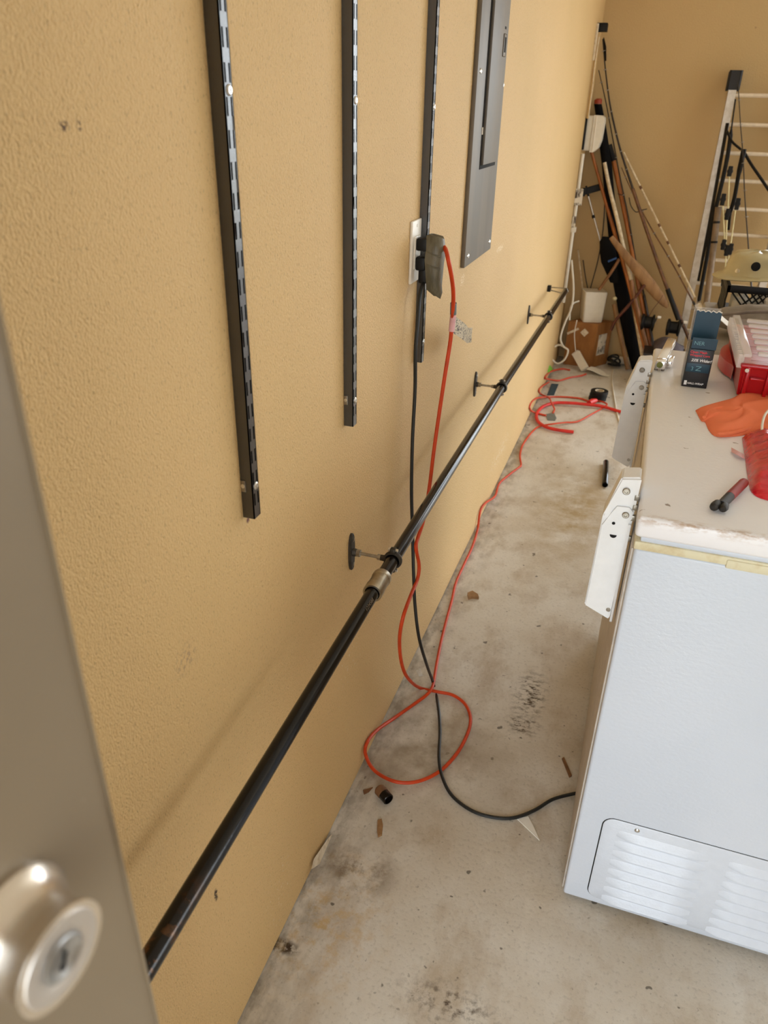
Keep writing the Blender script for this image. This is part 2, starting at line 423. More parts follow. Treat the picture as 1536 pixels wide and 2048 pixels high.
def lettering(txt, name, size, o, xdir, ydir, mat, parent, bold=False, align='LEFT', shear=0):
    cu = bpy.data.curves.new(name, 'FONT'); cu.body = txt; cu.size = size; cu.extrude = .00008; cu.align_x = align; cu.shear = shear
    if bold: cu.offset = size*.025
    tmp = bpy.data.objects.new(name+'_t', cu); COL.objects.link(tmp)
    dg = bpy.context.evaluated_depsgraph_get(); me = bpy.data.meshes.new_from_object(tmp.evaluated_get(dg))
    bpy.data.objects.remove(tmp, do_unlink=True)
    xd = V(xdir).normalized(); yd = V(ydir).normalized(); zd = xd.cross(yd)
    me.transform(Matrix.Translation(V(o)-ORG[parent.name]) @ Matrix((xd, yd, zd)).transposed().to_4x4())
    me.materials.clear(); me.materials.append(M[mat])
    ob = bpy.data.objects.new(name, me); COL.objects.link(ob); ob.parent = parent; ORG[ob.name] = ORG[parent.name]
    return ob
def copy_tree(o, dloc, label=None, parent=None):
    c = o.copy(); COL.objects.link(c)
    if parent is None: c.location = o.location+V(dloc)
    else: c.parent = parent
    if label: c['label'] = label
    for ch in list(o.children): copy_tree(ch, (0, 0, 0), None, c)
    return c
UX, UY, UZ = V((1, 0, 0)), V((0, 1, 0)), V((0, 0, 1))

# ------------------------------------------------------------------ room shell
build(B().box(-.15, XR+.15, YF-.15, YB+.15, -.12, 0), 'floor', 'concrete', kind='structure', label='stained bare concrete garage floor')
build(B().box(-.15, 0, YF-.15, YB+.15, 0.004, ZC), 'wall_left', 'wall', kind='structure', label='long tan textured wall with shelf rails and pipe')
b = B()
b.box(0, GD[0], YB, YB+.15, 0, ZC); b.box(GD[1], XR, YB, YB+.15, 0, ZC); b.box(GD[0], GD[1], YB, YB+.15, GD[2], ZC)
build(b, 'wall_back', 'wall2', kind='structure', label='tan back wall behind the ladder')
b = B()
b.box(XR, XR+.15, YF, GS[0], 0, ZC); b.box(XR, XR+.15, GS[1], YB, 0, ZC); b.box(XR, XR+.15, GS[0], GS[1], GS[2], ZC)
build(b, 'wall_right', 'wall2', kind='structure', label='tan far side wall with an open bay')
b = B()
b.box(0, PD[0], YF-.15, YF, 0, ZC); b.box(PD[1], XR, YF-.15, YF, 0, ZC); b.box(PD[0], PD[1], YF-.15, YF, PD[2], ZC)
build(b, 'wall_front', 'wall2', kind='structure', label='tan wall around the side doorway')
build(B().box(-.15, XR+.15, YF-.15, YB+.15, ZC, ZC+.12), 'ceiling', 'ceiling', kind='structure', label='pale garage ceiling')
build(B().box(-25, 30, -25, 30, -.35, -.13), 'driveway', 'drive', kind='structure', label='pale concrete ground outside the garage')
b = B()
for y in (YF-.15,):
    b.box(PD[1]-.015, PD[1], y-.01, YF+.01, 0, PD[2]); b.box(PD[0], PD[1], y-.01, YF+.01, PD[2]-.015, PD[2])
build(b, 'trim_1', 'jamb', kind='structure', label='white jamb of the side doorway')

# door, swung wide open against the left wall, with its deadbolt
ang = math.radians(86)
T = V((math.cos(ang), math.sin(ang), 0)); Nn = V((T.y, -T.x, 0))
ray = (at(125, 1915, 2, 0)-CAM).normalized()
dface = CAM + ray*.40                         # centre of the deadbolt's front rim
PROT = .030
dbase = dface - Nn*PROT
er = (at(250, 1765, 2, 0)-CAM); er.z = 0
k = ((dbase-CAM).dot(Nn))/er.dot(Nn)
edge = CAM+er*k; edge.z = 0
DW = .90
door = B()
door.obox(edge - T*(DW/2) - Nn*.0225 + UZ*1.025, (T, Nn, UZ), DW/2, .0225, 1.015, .002, 2)
door = build(door, 'door_1', 'door', kind='structure', label='taupe side door swung open at left with a deadbolt')
db = B().lathe(dbase, Nn, [(0, .0), (0, .0300), (.0015, .0306), (.004, .0298), (.007, .0268), (.010, .0246), (.015, .0228), (.020, .0220), (.0245, .0222), (.0275, .0232), (.0292, .0238), (.0300, .0236), (.0302, .0226), (.0296, .0212), (.0296, .0)], 56, False)
db = build(db, 'deadbolt_housing', 'nickel', door, label='satin nickel deadbolt housing', ang=50)
fc = B().lathe(dbase+Nn*.0292, Nn, [(0, 0), (0, .0200), (.0006, .0203), (.0012, .0199), (.0012, .0118), (.0008, .0112), (.0008, .0)], 56, False)
fc = build(fc, 'deadbolt_face', 'nickel_face', db, ang=50)
kc = B().lathe(dbase+Nn*.0302, Nn, [(0, .0), (0, .0106), (.0009, .0108), (.0014, .0102), (.0014, .0088), (.0010, .0084), (.0010, 0)], 40, False)
kc = build(kc, 'key_cylinder', 'cylinder', db, ang=50)
kw = B(); kd = (UZ*.82+T*.42).normalized(); kx = Nn.cross(kd)
kw.obox(dbase+Nn*.0314-kd*.001, (kx, kd, Nn), .0009, .0042, .0003)
kw.obox(dbase+Nn*.0314-kd*.0030+kx*.0006, (kx, kd, Nn), .0013, .0012, .0003)
build(kw, 'keyway', 'slotdark', db)

# ------------------------------------------------------------------ chest freezer
FX0, FX1, FY0, FY1 = .531, 1.07, 1.112, 2.105
fz = thing('chest_freezer', ((FX0+FX1)/2, (FY0+FY1)/2, 0), 'white chest freezer with a louvred vent at its end', 'freezer')
b = B().box(FX0+.004, FX1, FY0, FY1, .016, .882, .006, 3)
body = build(b, 'body', 'enamel', fz)
build(B().box(FX0, FX0+.0055, FY0+.012, FY1-.01, .02, .875, .001), 'back_panel', 'freezer_back', fz)
build(B().box(FX0+.0035, FX0+.012, FY0+.004, FY0+.014, .02, .88, .003), 'corner_trim', 'freezer_back', fz)
build(B().box(FX0+.002, FX1-.01, FY0-.003, FY1-.004, .8815, .897, .003), 'breaker_strip', 'gasket', fz)
build(B().box(FX0+.14, FX1-.01, FY0-.0055, FY0+.02, .8775, .8935, .003), 'breaker_strip', 'gasket', fz)
build(B().box(FX0+.010, FX1-.008, FY0-.0005, FY1-.012, .896, .907, .003), 'gasket', 'enamel', fz)
lid = B().box(FX0, FX1+.01, FY0-.006, FY1+.006, .905, .942, .007, 3)
lid = build(lid, 'lid', 'lid', fz)
for x in (FX0+.05, FX1-.05):
    for y in (FY0+.05, FY1-.05):
        build(B().lathe((x, y, 0), UZ, [(0, .018), (.006, .020), (.012, .016), (.018, .016)], 16), 'foot', 'black_plastic', fz)
# vent panel with pressed louvres
def rrect(x0, x1, z0, z1, r, y, n=6):
    P = []
    for cx, cz, a0 in ((x1-r, z1-r, 0), (x0+r, z1-r, 90), (x0+r, z0+r, 180), (x1-r, z0+r, 270)):
        for k in range(n+1):
            a = math.radians(a0+90*k/n); P.append(V((cx+r*math.cos(a), y, cz+r*math.sin(a))))
    return P
VX0, VX1, VZ0, VZ1 = .583, 1.018, .036, .277
build(B().prism(rrect(VX0-.0022, VX1+.0015, VZ0-.001, VZ1+.001, .024, FY0-.0004), (0, .002, 0)), 'vent_gap', 'slotdark', fz)
vent = B().loft([rrect(VX0, VX1, VZ0, VZ1, .022, FY0+.001), rrect(VX0, VX1, VZ0, VZ1, .022, FY0-.0016), rrect(VX0+.0015, VX1-.0015, VZ0+.0015, VZ1-.0015, .021, FY0-.0026)])
vent = build(vent, 'vent_panel', 'vent', fz, label='louvred vent panel low on the freezer end')
yf = FY0-.0024
for cx0, cx1 in ((.611, .783), (.817, .989)):
    for i in range(8):
        zt = .2535-i*.0281; zb = zt-.0185; d = .0075
        b = B()
        n = 8; rings = []
        for k in range(n+1):
            u = k/n; x = cx0+(cx1-cx0)*u
            e = min(1, min(u, 1-u)/.09); e = math.sin(e*math.pi/2)
            rings.append([V((x, yf+.0008, zt)), V((x, yf-.25*d*e, zt-.004)), V((x, yf-.72*d*e, zb+.005)), V((x, yf-d*e, zb+.0012)), V((x, yf-d*e*.92, zb)), V((x, yf+.0008, zb-.0004+.003*(1-e)))])
        b.loft(rings)
        build(b, 'louver', 'vent', vent, ang=50)
build(B().lathe((.646, yf+.0005, .2655), (0, -1, 0), [(0, .0052), (.002, .005), (.0035, .0032), (.0038, 0)], 20), 'screw', 'steel', vent)
# hinges: formed white sheet covers on the wall side
def hinge(y, dz, name_label):
    pl = [(.527, .976), (.497, .971), (.478, .898), (.474, .712), (.518, .692), (.525, .71)]
    pl = [(x, z+dz) for x, z in pl]
    b = B()
    b.loft([[V((x, y, z)) for x, z in pl], [V((x, y+.045, z)) for x, z in pl]])
    bmesh.ops.bevel(b.bm, geom=list(b.bm.edges), offset=.0022, segments=2, affect='EDGES')
    hg = build(b, 'hinge', 'hinge', fz, label=name_label)
    b = B()
    up = [(.528, .973), (.499, .969), (.4795, .905), (.4875, .891), (.492, .914), (.500, .923), (.519, .925), (.5265, .914)]
    b.prism([V((x, y-.0022, z+dz)) for x, z in up], (0, .003, 0))
    build(b, 'hinge_arm', 'hinge', hg)
    lo = [(.498, .920), (.518, .921), (.5245, .914), (.5250, .901), (.521, .894), (.524, .869), (.5205, .700), (.518, .696), (.476, .716), (.4795, .880), (.490, .904)]
    b = B().prism([V((x, y-.0036, z+dz)) for x, z in lo], (0, .003, 0))
    build(b, 'hinge_leaf', 'hinge', hg)
    for x, z, r in ((.508, .950, .0062), (.514, .907, .0058)):
        b = B().lathe((x, y-.0034, z+dz), (0, -1, 0), [(0, r), (.002, r), (.003, r*.8), (.003, r*.45), (.0015, r*.4), (.0015, 0)], 20, False)
        build(b, 'rivet', 'dull_steel', hg)
    build(B().lathe((.4975, y-.0038, .888+dz), (0, -1, 0), [(0, .0028), (.0004, .0028)], 16), 'hole', 'slotdark', hg)
    b = B(); P = [V((.5005+.0058*math.cos(math.radians(a)), y-.0042, .866+dz+.0058*math.sin(math.radians(a)))) for a in range(180, 361, 20)]
    b.prism(P, (0, .0006, 0)); build(b, 'hole', 'slotdark', hg)
    b = B().box(.5215, .526, y-.004, y+.02, .69+dz, .89+dz, .001); build(b, 'hinge_flange', 'hinge', hg)
    b = B().lathe((.516, y-.0036, .715+dz), (0, -1, 0), [(0, .004), (.0012, .004), (.0014, .0018)], 14); build(b, 'rivet', 'dull_steel', hg)
    for z in (.862, .902, .922, .940):
        b = B().box(.5225, .530, y-.003, y+.004, z-.005+dz, z+.005+dz, .001); build(b, 'hinge_tab', 'dull_steel', hg)
    return hg
hinge(1.178, 0, 'near white hinge cover')
hinge(1.868, 0, 'far white hinge cover')

# ------------------------------------------------------------------ slotted shelf rails
def rail(y0, zb, label):
    d, w, t = .018, .018, .0016
    zt = 2.15
    th = thing('shelf_rail', (0, y0+w/2, zb), label, 'shelf rail', 'slotted rails screwed to the tan wall')
    b = B()
    b.box(0, d, y0, y0+t, zb, zt); b.box(0, d, y0+w-t, y0+w, zb, zt)
    b.box(0, d-t, y0+t, y0+w-t, zb, zb+t)
    build(b, 'channel', 'rail', th)
    # face pierced by two columns of slots
    ys = [y0, y0+.0024, y0+.0060, y0+.0120, y0+.0156, y0+w]
    zs = [zb]; z = zb+.020
    while z+.019 < zt: zs += [z, z+.0185]; z += .032
    zs.append(zt)
    b = B()
    for i in range(len(zs)-1):
        for j in range(5):
            if i % 2 == 1 and j in (1, 3): continue
            b.box(d-t, d, ys[j], ys[j+1], zs[i], zs[i+1])
    bmesh.ops.remove_doubles(b.bm, verts=b.bm.verts, dist=1e-6)
    build(b, 'slotted_face', 'rail', th)
    build(B().box(.0008, .004, y0+t, y0+w-t, zb+t, zt), 'void', 'slotdark', th)
    for zz in (zb+.048, zb+.525):
        b = B().lathe((d-.0005, y0+w*.55, zz), UX, [(0, .0058), (.0012, .0058), (.0026, .004), (.0026, .0018), (.001, .0016), (.001, 0)], 18, False)
        build(b, 'screw', 'steel', th)
    # torn side notch with bright metal
    b = B().box(.0005, .0075, y0-.0012, y0+.0006, zb+.041, zb+.058, .0004); build(b, 'notch', 'dull_steel', th)
    b = B().cyl((.004, y0-.002, zb+.050), (.004, y0+.001, zb+.050), .003, n=12); build(b, 'notch', 'steel', th)
    return th
rail(.818, .985, 'black slotted shelf rail nearest the open door')
rail(1.203, .979, 'middle black slotted shelf rail of the three')
rail(1.647, .972, 'black slotted shelf rail running behind the outlet')

# ------------------------------------------------------------------ electrical panel
ep = thing('electrical_panel', (0, 2.225, 1.115), 'grey metal electrical breaker panel set in the tan wall', 'electrical panel')
b = B().box(0, .012, 2.056, 2.398, 1.115, 2.05, .0025, 2); build(b, 'cover', 'panel', ep)
b = B().box(.0115, .0135, 2.150, 2.352, 1.352, 2.0, .001); build(b, 'door_recess', 'slotdark', ep)
b = B().box(.0125, .021, 2.158, 2.347, 1.362, 1.99, .003, 2); pdoor = build(b, 'panel_door', 'panel', ep)
b = B().box(.0205, .0235, 2.292, 2.322, 1.616, 1.668, .003); latch = build(b, 'latch', 'panel', pdoor)
build(B().box(.0228, .0242, 2.299, 2.315, 1.626, 1.660), 'latch_slot', 'slotdark', pdoor)
build(B().box(.0205, .0215, 2.300, 2.318, 1.678, 1.684), 'latch_slot', 'slotdark', pdoor)
build(B().box(.0122, .0138, 2.148, 2.158, 1.435, 1.452), 'label_chip', 'plate', ep)
for y, z in ((2.083, 1.575), (2.378, 1.553), (2.086, 1.143), (2.366, 1.141)):
    build(B().lathe((.012, y, z), UX, [(0, .0065), (.002, .006), (.0038, .0035), (.0042, 0)], 16), 'screw', 'steel', ep)

# ------------------------------------------------------------------ outlet, plugs, cords
ot = thing('wall_outlet', (0, 1.611, 1.1615), 'ivory outlet plate on the wall beside the third rail', 'outlet')
b = B().box(0, .006, 1.578, 1.6445, 1.1615, 1.2885, .0022, 3); build(b, 'wall_plate', 'plate', ot)
build(B().box(.005, .0085, 1.594, 1.628, 1.190, 1.257, .0015), 'receptacle', 'plate', ot)
build(B().lathe((.006, 1.611, 1.277), UX, [(0, .003), (.001, .0028), (.0012, 0)], 14), 'screw', 'plate', ot)

def fl(u, v, r):
    p = at(u, v, 2, r)
    while p.x < .007 and r < .08:
        r += .002; p = at(u, v, 2, r)
    return p
def wl(u, v, x):
    p = at(u, v, 0, x)
    return p if p.z > .006 else at(u, v, 2, .006)
# freezer power cord (black)
bc = thing('freezer_power_cord', (.1, 1.55, 0), 'black freezer power cord hanging from the outlet to the floor', 'power cord')
b = B()
b.box(.0085, .030, 1.596, 1.626, 1.188, 1.216, .004, 2); b.box(.014, .034, 1.600, 1.622, 1.160, 1.200, .006, 2)
build(b, 'plug', 'black_plastic', bc)
pts = [V((.026, 1.611, 1.168)), wl(840, 590, .028), wl(836, 640, .030), wl(831, 700, .030), wl(830, 780, .030), wl(825, 880, .032), wl(823, 980, .036), wl(825, 1060, .042), wl(827, 1140, .055), wl(830, 1210, .066), wl(838, 1275, .082), wl(852, 1325, .092),
       fl(867, 1368, .006), fl(876, 1410, .006), fl(880, 1460, .006), fl(878, 1515, .012), fl(885, 1555, .010), fl(905, 1592, .006), fl(945, 1622, .006), fl(990, 1635, .006), fl(1030, 1635, .006), fl(1070, 1620, .006), fl(1105, 1599, .008), fl(1145, 1588, .010), V((.545, 1.405, .012))]
build(B().tube(spline(pts, 7), .0042, 10), 'cable', 'black_cord', bc)
# orange extension cord
oc = thing('orange_extension_cord', (.1, 1.6, 0), 'thin orange extension cord looped on the floor below the outlet', 'extension cord')
b = B()
b.box(.0085, .032, 1.597, 1.626, 1.228, 1.254, .004, 2); b.cyl((.03, 1.6115, 1.241), (.058, 1.6115, 1.238), .011, .009, 14)
build(b, 'plug', 'black_plastic', oc)
pts = [V((.045, 1.6115, 1.238)), V((.066, 1.6115, 1.238)), wl(897, 522, .086), wl(906, 575, .090), wl(906, 620, .088), wl(901, 680, .084), wl(890, 750, .078), wl(878, 830, .070), wl(868, 900, .064), wl(858, 980, .058), wl(847, 1040, .055), wl(836, 1075, .055), wl(832, 1095, .058), wl(838, 1130, .062), wl(835, 1158, .064), wl(822, 1190, .066), wl(806, 1235, .068), wl(799, 1280, .060), wl(803, 1325, .056),
       wl(815, 1355, .062), fl(838, 1375, .010), fl(872, 1383, .006), fl(905, 1390, .006), fl(930, 1408, .006), fl(941, 1435, .006), fl(936, 1465, .006), fl(915, 1505, .006), fl(880, 1542, .007), fl(835, 1563, .012), fl(790, 1563, .014), fl(750, 1542, .014), fl(732, 1512, .014), fl(733, 1488, .012), fl(752, 1462, .007), fl(790, 1435, .006), fl(830, 1407, .006),
       fl(855, 1388, .014), fl(866, 1370, .016), fl(873, 1330, .010), fl(882, 1285, .006), fl(893, 1240, .006), fl(904, 1200, .006), fl(912, 1165, .006), fl(930, 1125, .006), fl(944, 1095, .006), fl(955, 1060, .006), fl(960, 1025, .006), fl(970, 1007, .006), fl(990, 992, .006), fl(998, 968, .006), fl(1015, 952, .006), fl(1036, 936, .006), fl(1042, 930, .006), fl(1040, 912, .006), fl(1044, 893, .006), fl(1053, 878, .006), fl(1064, 864, .006), fl(1078, 853, .008), fl(1105, 848, .020),
       fl(1130, 845, .012), fl(1155, 843, .006), fl(1180, 830, .006), fl(1205, 816, .006), fl(1214, 809, .020), fl(1206, 804, .012), fl(1193, 801, .008)]
sp = spline(pts, 6)
n1 = min(range(len(sp)), key=lambda i: (sp[i]-pts[19]).length)
cable = build(B().tube(sp[:], .0046, 10), 'cable', 'orange_cord', oc)
build(B().tube([fl(1192, 801, .016), fl(1184, 803, .018), fl(1178, 806, .016)], [.012, .017, .015], 14), 'connector', 'red_hose', oc, label='red plug end of the orange cord')
q = [wl(907, 606, .088), wl(906.5, 628, .0878)]; build(B().tube(q, .0072, 12), 'tape_band', 'grey_tape', oc)
q = [wl(906.5, 629, .0878), wl(903, 662, .0855)]; build(B().tube(q, .0068, 12), 'label_band', 'pink', oc)
A0, A1 = wl(907, 645, .088), wl(950, 662, .070)
def tagf(u, v):
    p = A0.lerp(A1, u); p = p+UZ*(-.040*v+.016-.014*math.sin(u*2.6))+UX*(.008*math.sin(u*5))
    return p
b = B(); b.grid(tagf, 10, 3); r = bmesh.ops.solidify(b.bm, geom=list(b.bm.faces), thickness=.0006)
build(b, 'tag', 'tag', oc, label='curled white printed tag on the orange cord')
# duct tape wrapped over both plugs
tp = B()
rings = []
for z, x0, x1, w in ((1.262, .034, .044, .008), (1.260, .030, .066, .012), (1.235, .032, .071, .017), (1.212, .030, .068, .019), (1.190, .032, .067, .017), (1.165, .034, .066, .014), (1.150, .034, .068, .010), (1.136, .050, .064, .004)):
    y = 1.612; rings.append([V((x0, y-w, z)), V(((x0+x1)/2, y-w*1.15, z)), V((x1-.006, y-w*.9, z-.002)), V((x1, y, z-.006)), V((x1-.006, y+w*.9, z-.002)), V(((x0+x1)/2, y+w*1.1, z)), V((x0, y+w, z))])
tp.loft(rings)
tp = build(tp, 'tape_wrap', 'tape', oc, label='olive duct tape wrapped over the plugs', ang=60)
for z in (1.225, 1.200):
    b = B(); b.tube([(.034, 1.594, z+.004), (.050, 1.5905, z-.001), (.064, 1.596, z-.005)], .0016, 8); build(b, 'tape_fold', 'tape', tp)

# ------------------------------------------------------------------ black iron pipe on stand-off rings
PP = [V((.098, .18, .678)), V((.0965, .40, .680)), V((.092, 1.165, .690)), V((.0905, 2.44, .687)), V((.094, 4.12, .661))]
pi = thing('iron_pipe', (.092, 1.2, .69), 'black iron pipe running low along the tan wall', 'pipe')
cj = PP[2]
build(B().tube([PP[0], PP[1], cj+(PP[1]-cj)*.01], .01335, 24), 'pipe_section', 'pipe_near', pi)
build(B().tube([cj, cj.lerp(PP[3], .5), PP[3], PP[3].lerp(PP[4], .5), PP[4]], .01335, 24), 'pipe_section', 'black_pipe', pi)
dn = (PP[1]-cj).normalized(); c0 = cj-dn*.006
cp = B().lathe(c0, dn, [(0, .0140), (0, .0178), (.003, .0188), (.012, .0188), (.0135, .0178), (.040, .0178), (.0415, .0188), (.058, .0192), (.062, .0186), (.062, .0150), (.050, .0140)], 32, False)
build(cp, 'coupling', 'coupling', pi, ang=25)
# faint stamped lettering on the near section
ax = (PP[2]-PP[1]).normalized(); off = (UX*.92+UZ*.39); off = (off-ax*off.dot(ax)).normalized()
lettering('1234568', 'stamp', .011, cj-ax*.120+off*.01325, ax, off.cross(ax)*-1 if off.cross(ax).z < 0 else off.cross(ax), 'print_grey', pi)
def standoff(y, x, z, flip, label):
    th = thing('pipe_bracket', (0, y, z-.04), label, 'pipe bracket', 'stand-off ring brackets along the iron pipe')
    P = []
    for k in range(28):
        a = 2*math.pi*k/28; P.append(V((0, y+.0132*math.copysign(abs(math.cos(a))**.8, math.cos(a)), z+.043*math.sin(a))))
    b = B().loft([P, [p+UX*.0045 for p in P], [V((.006, y+(p.y-y)*.85, z+(p.z-z)*.95)) for p in P]])
    pl = build(b, 'wall_plate', 'bracket', th)
    for s_ in (-1, 1):
        build(B().lathe((.006, y, z+s_*.029), UX, [(0, .0042), (.0012, .0042), (.0022, .0025), (.0022, 0)], 14), 'screw', 'dull_steel', pl)
    build(B().lathe((.005, y, z), UX, [(0, .009), (.008, .008), (.009, .0075)], 18), 'boss', 'bracket', th)
    build(B().lathe((.013, y, z), UX, [(0, .0078), (.009, .0078)], 6), 'nut', 'dull_steel', th)
    build(B().cyl((.02, y, z), (x-.024, y, z), .0036, n=12), 'rod', 'dull_steel', th)
    build(B().lathe((x-.033, y, z), UX, [(0, .0062), (.007, .0062)], 6), 'nut', 'dull_steel', th)
    b = B().lathe((x-.026, y, z), UX, [(0, .0062), (.006, .0065), (.012, .008)], 16); build(b, 'socket', 'bracket', th)
    b = B().ring((x, y, z), UY, .0165, .0032, 30, 10, 1.9); build(b, 'split_ring', 'bracket', th)
    for s_ in (1, -1):
        b = B().box(x-.006, x+.006, y-.006, y+.006, z+s_*.0225-.005, z+s_*.0225+.005, .002); build(b, 'ear', 'bracket', th)
        b = B().cyl((x-.010, y, z+s_*.0235), (x+.010, y, z+s_*.0235), .0034, n=12); build(b, 'bolt', 'steel', th)
    return th
def on_pipe(y):
    for a, b_ in zip(PP, PP[1:]):
        if a.y <= y <= b_.y: return a.lerp(b_, (y-a.y)/(b_.y-a.y))
    return PP[-1]
for y, lab in ((1.235, 'iron ring bracket beside the pipe coupling'), (2.378, 'second iron ring bracket holding the pipe from the door'), (3.471, 'third iron ring bracket holding the pipe from the door')):
    p = on_pipe(y); standoff(y, p.x, p.z, 1, lab)
p = on_pipe(4.10)
th = thing('pipe_bracket', (0, 4.10, .63), 'dark end bracket holding the far end of the pipe', 'pipe bracket', 'stand-off ring brackets along the iron pipe')
build(B().box(0, .018, 4.085, 4.115, .652, .682, .002), 'wall_plate', 'black_plastic', th)
build(B().tube([(.016, 4.095, .674), (.10, 4.095, .676), (.108, 4.095, .661), (.10, 4.095, .646), (.016, 4.095, .660)], .003, 8), 'strap', 'dull_steel', th)

# ------------------------------------------------------------------ conduit run by the corner
cy = 4.93
ct = thing('conduit', (.012, cy, 0.42), 'pale conduit rising by the far wall corner', 'conduit')
build(B().cyl((.012, cy, .42), (.012, cy, 1.27), .0105, n=14), 'tube', 'white_plastic', ct)
build(B().cyl((.012, cy, 1.45), (.012, cy, 1.86), .008, n=14), 'tube', 'wall', ct)
build(B().tube(spline([(.02, cy-.03, 1.84), (.018, cy-.05, 1.70), (.02, cy-.03, 1.6), (.02, cy-.045, 1.46)], 6), .0025, 6), 'wire', 'dirty_paper', ct)
build(B().box(0, .03, cy-.012, cy+.02, .84, .87, .003), 'clip', 'white_plastic', ct)
build(B().box(0, .055, cy-.03, cy+.03, 1.865, 1.905, .003), 'top_bracket', 'black_plastic', ct)
build(B().box(0, .012, cy-.055, cy-.04, 1.73, 1.90, .002), 'clip', 'dirty_paper', ct)
wb = thing('outlet_cover_box', (.05, 5.0, 1.27), 'white rounded outlet cover box on the wall near the corner', 'outlet box')
build(B().box(0, .045, 4.95, 5.08, 1.285, 1.465, .006, 2), 'back_box', 'white_plastic', wb)
pr = [(.045, 1.468), (.088, 1.466), (.100, 1.456), (.104, 1.44), (.100, 1.34), (.090, 1.30), (.065, 1.278), (.045, 1.278)]
b = B().prism([V((x, 4.945, z)) for x, z in pr], (0, .14, 0)); build(b, 'cover', 'white_plastic', wb)
build(B().box(.058, .064, 4.9425, 4.946, 1.283, 1.464, .001), 'rib', 'plate', wb)
build(B().box(-.0, .012, 4.935, 4.95, 1.29, 1.455, .002), 'gasket', 'black_plastic', wb)
for (u0, v0, u1, v1), lab in (((1150, 377, 1160, 411), 'upper white printed sticker on the conduit'), ((1138, 432, 1147, 454), 'lower white printed sticker on the conduit')):
    a = at(u0, v0, 1, cy-.02); c_ = at(u1, v1, 1, cy-.02)
    build(B().box(.0-.0+max(.001, min(a.x, c_.x)), max(a.x, c_.x)+.008, cy-.017, cy-.0155, c_.z, a.z), 'sticker', 'label', label=lab, cat='sticker')

# ------------------------------------------------------------------ cardboard box, white bin, cords in the corner
c0 = at(1182, 736, 2, 0); l0 = at(1126, 728, 2, 0); r0 = V((.326, 5.14, 0))
HB = .286
bx = thing('cardboard_box', (c0+(l0-c0)*.5+(r0-c0)*.5), 'brown cardboard box with shipping label in the corner', 'box')
P4 = [c0, r0, r0+l0-c0, l0]
b = B().prism(P4, UZ*HB); build(b, 'carton', 'cardboard', bx)
ua = (l0-c0).normalized(); ub = (r0-c0).normalized(); na = ua.cross(UZ).normalized()
if na.y > 0: na = -na
nb = UZ.cross(ub).normalized()
if nb.x < 0: nb = -nb
def patch(o, u, w, n, cu, cz, hw, hh, rot, name, mat, parent, th=.0008):
    uu = u*math.cos(rot)+UZ*math.sin(rot); ww = -u*math.sin(rot)+UZ*math.cos(rot)
    return build(B().obox(o+u*cu+UZ*cz+n*th, (uu, ww, n), hw, hh, th), name, mat, parent)
patch(c0, ub, UZ, nb, .075, .145, .042, .068, 0, 'shipping_label', 'label', bx)
patch(c0, ua, UZ, na, .075, .225, .019, .019, .7, 'diamond_label', 'dirty_paper', bx)
patch(c0, ua, UZ, na, .150, .225, .040, .007, -.55, 'packing_tape', 'dirty_paper', bx)
wc = thing('white_bin', (.185, 5.09, HB), 'white plastic bin standing on the cardboard box', 'bin')
def rr(cx, cy_, ax_, hx, hy, z, r=.012):
    a2 = V((-ax_.y, ax_.x, 0)); out = []
    for sx_, sy_, a0 in ((1, 1, 0), (-1, 1, 90), (-1, -1, 180), (1, -1, 270)):
        for k in range(4):
            a = math.radians(a0+30*k); out.append(V((cx, cy_, z))+ax_*(sx_*(hx-r)+r*math.cos(a))+a2*(sy_*(hy-r)+r*math.sin(a)))
    return out
axw = (ua*-1)
axw.z = 0; axw = (Matrix.Rotation(math.radians(22), 3, 'Z') @ axw).normalized()
b = B().loft([rr(.185, 5.095, axw, .060, .055, HB), rr(.185, 5.095, axw, .063, .057, HB+.01), rr(.182, 5.095, axw, .071, .063, HB+.185), rr(.182, 5.095, axw, .069, .061, HB+.192)])
build(b, 'shell', 'white_plastic', wc)
# white cord hanging and coiled
wcord = B().tube(spline([at(1143, 520, 1, 4.9), at(1147, 575, 1, 4.9), at(1143, 615, 1, 4.9), at(1130, 645, 1, 4.9), at(1121, 675, 1, 4.88), at(1126, 692, 1, 4.86), at(1136, 701, 1, 4.85), at(1129, 719, 1, 4.85), at(1114, 727, 1, 4.85), at(1102, 714, 1, 4.86), at(1105, 697, 1, 4.87), at(1117, 690, 1, 4.88), at(1128, 693, 1, 4.88)], 6), .006, 8)
build(wcord, 'coiled_white_cable', 'white_plastic', label='thick white cord hanging in a loop left of the box', cat='cord')
ps = thing('power_adapter', at(1170, 742, 2, 0), 'white power adapter leaning against the cardboard box', 'adapter')
pa, pb = at(1152, 706, 1, 4.965), at(1170, 738, 1, 4.90)
dx = (pb-pa).normalized(); sx2 = dx.cross(UY).normalized()
build(B().obox((pa+pb)/2, (sx2, dx.cross(sx2), dx), .018, .014, (pb-pa).length/2, .006, 2), 'case', 'plate', ps)
build(B().tube(spline([pa, at(1150, 690, 1, 4.975), at(1149, 665, 1, 4.975), at(1154, 640, 1, 4.98)], 5), .003, 8), 'lead', 'white_plastic', ps)
wcord = B().tube(spline([at(1158, 602, 1, 5.0), at(1148, 606, 1, 4.98), at(1141, 616, 1, 4.95), at(1139, 640, 1, 4.94)], 5), .005, 8)
build(wcord, 'white_cable', 'white_plastic', label='short white cable arching out of the white bin', cat='cable')
p = at(1205, 735, 2, 0)
b = B().sheet(lambda u, v: V((p.x-.09+.14*u+.02*v, 4.84+.11*v, .022+.016*math.cos(u*3.4)-.012*v)), 8, 4, .002)
build(b, 'booklet', 'paper', label='open white booklet on the floor before the box', cat='booklet')
b = B()
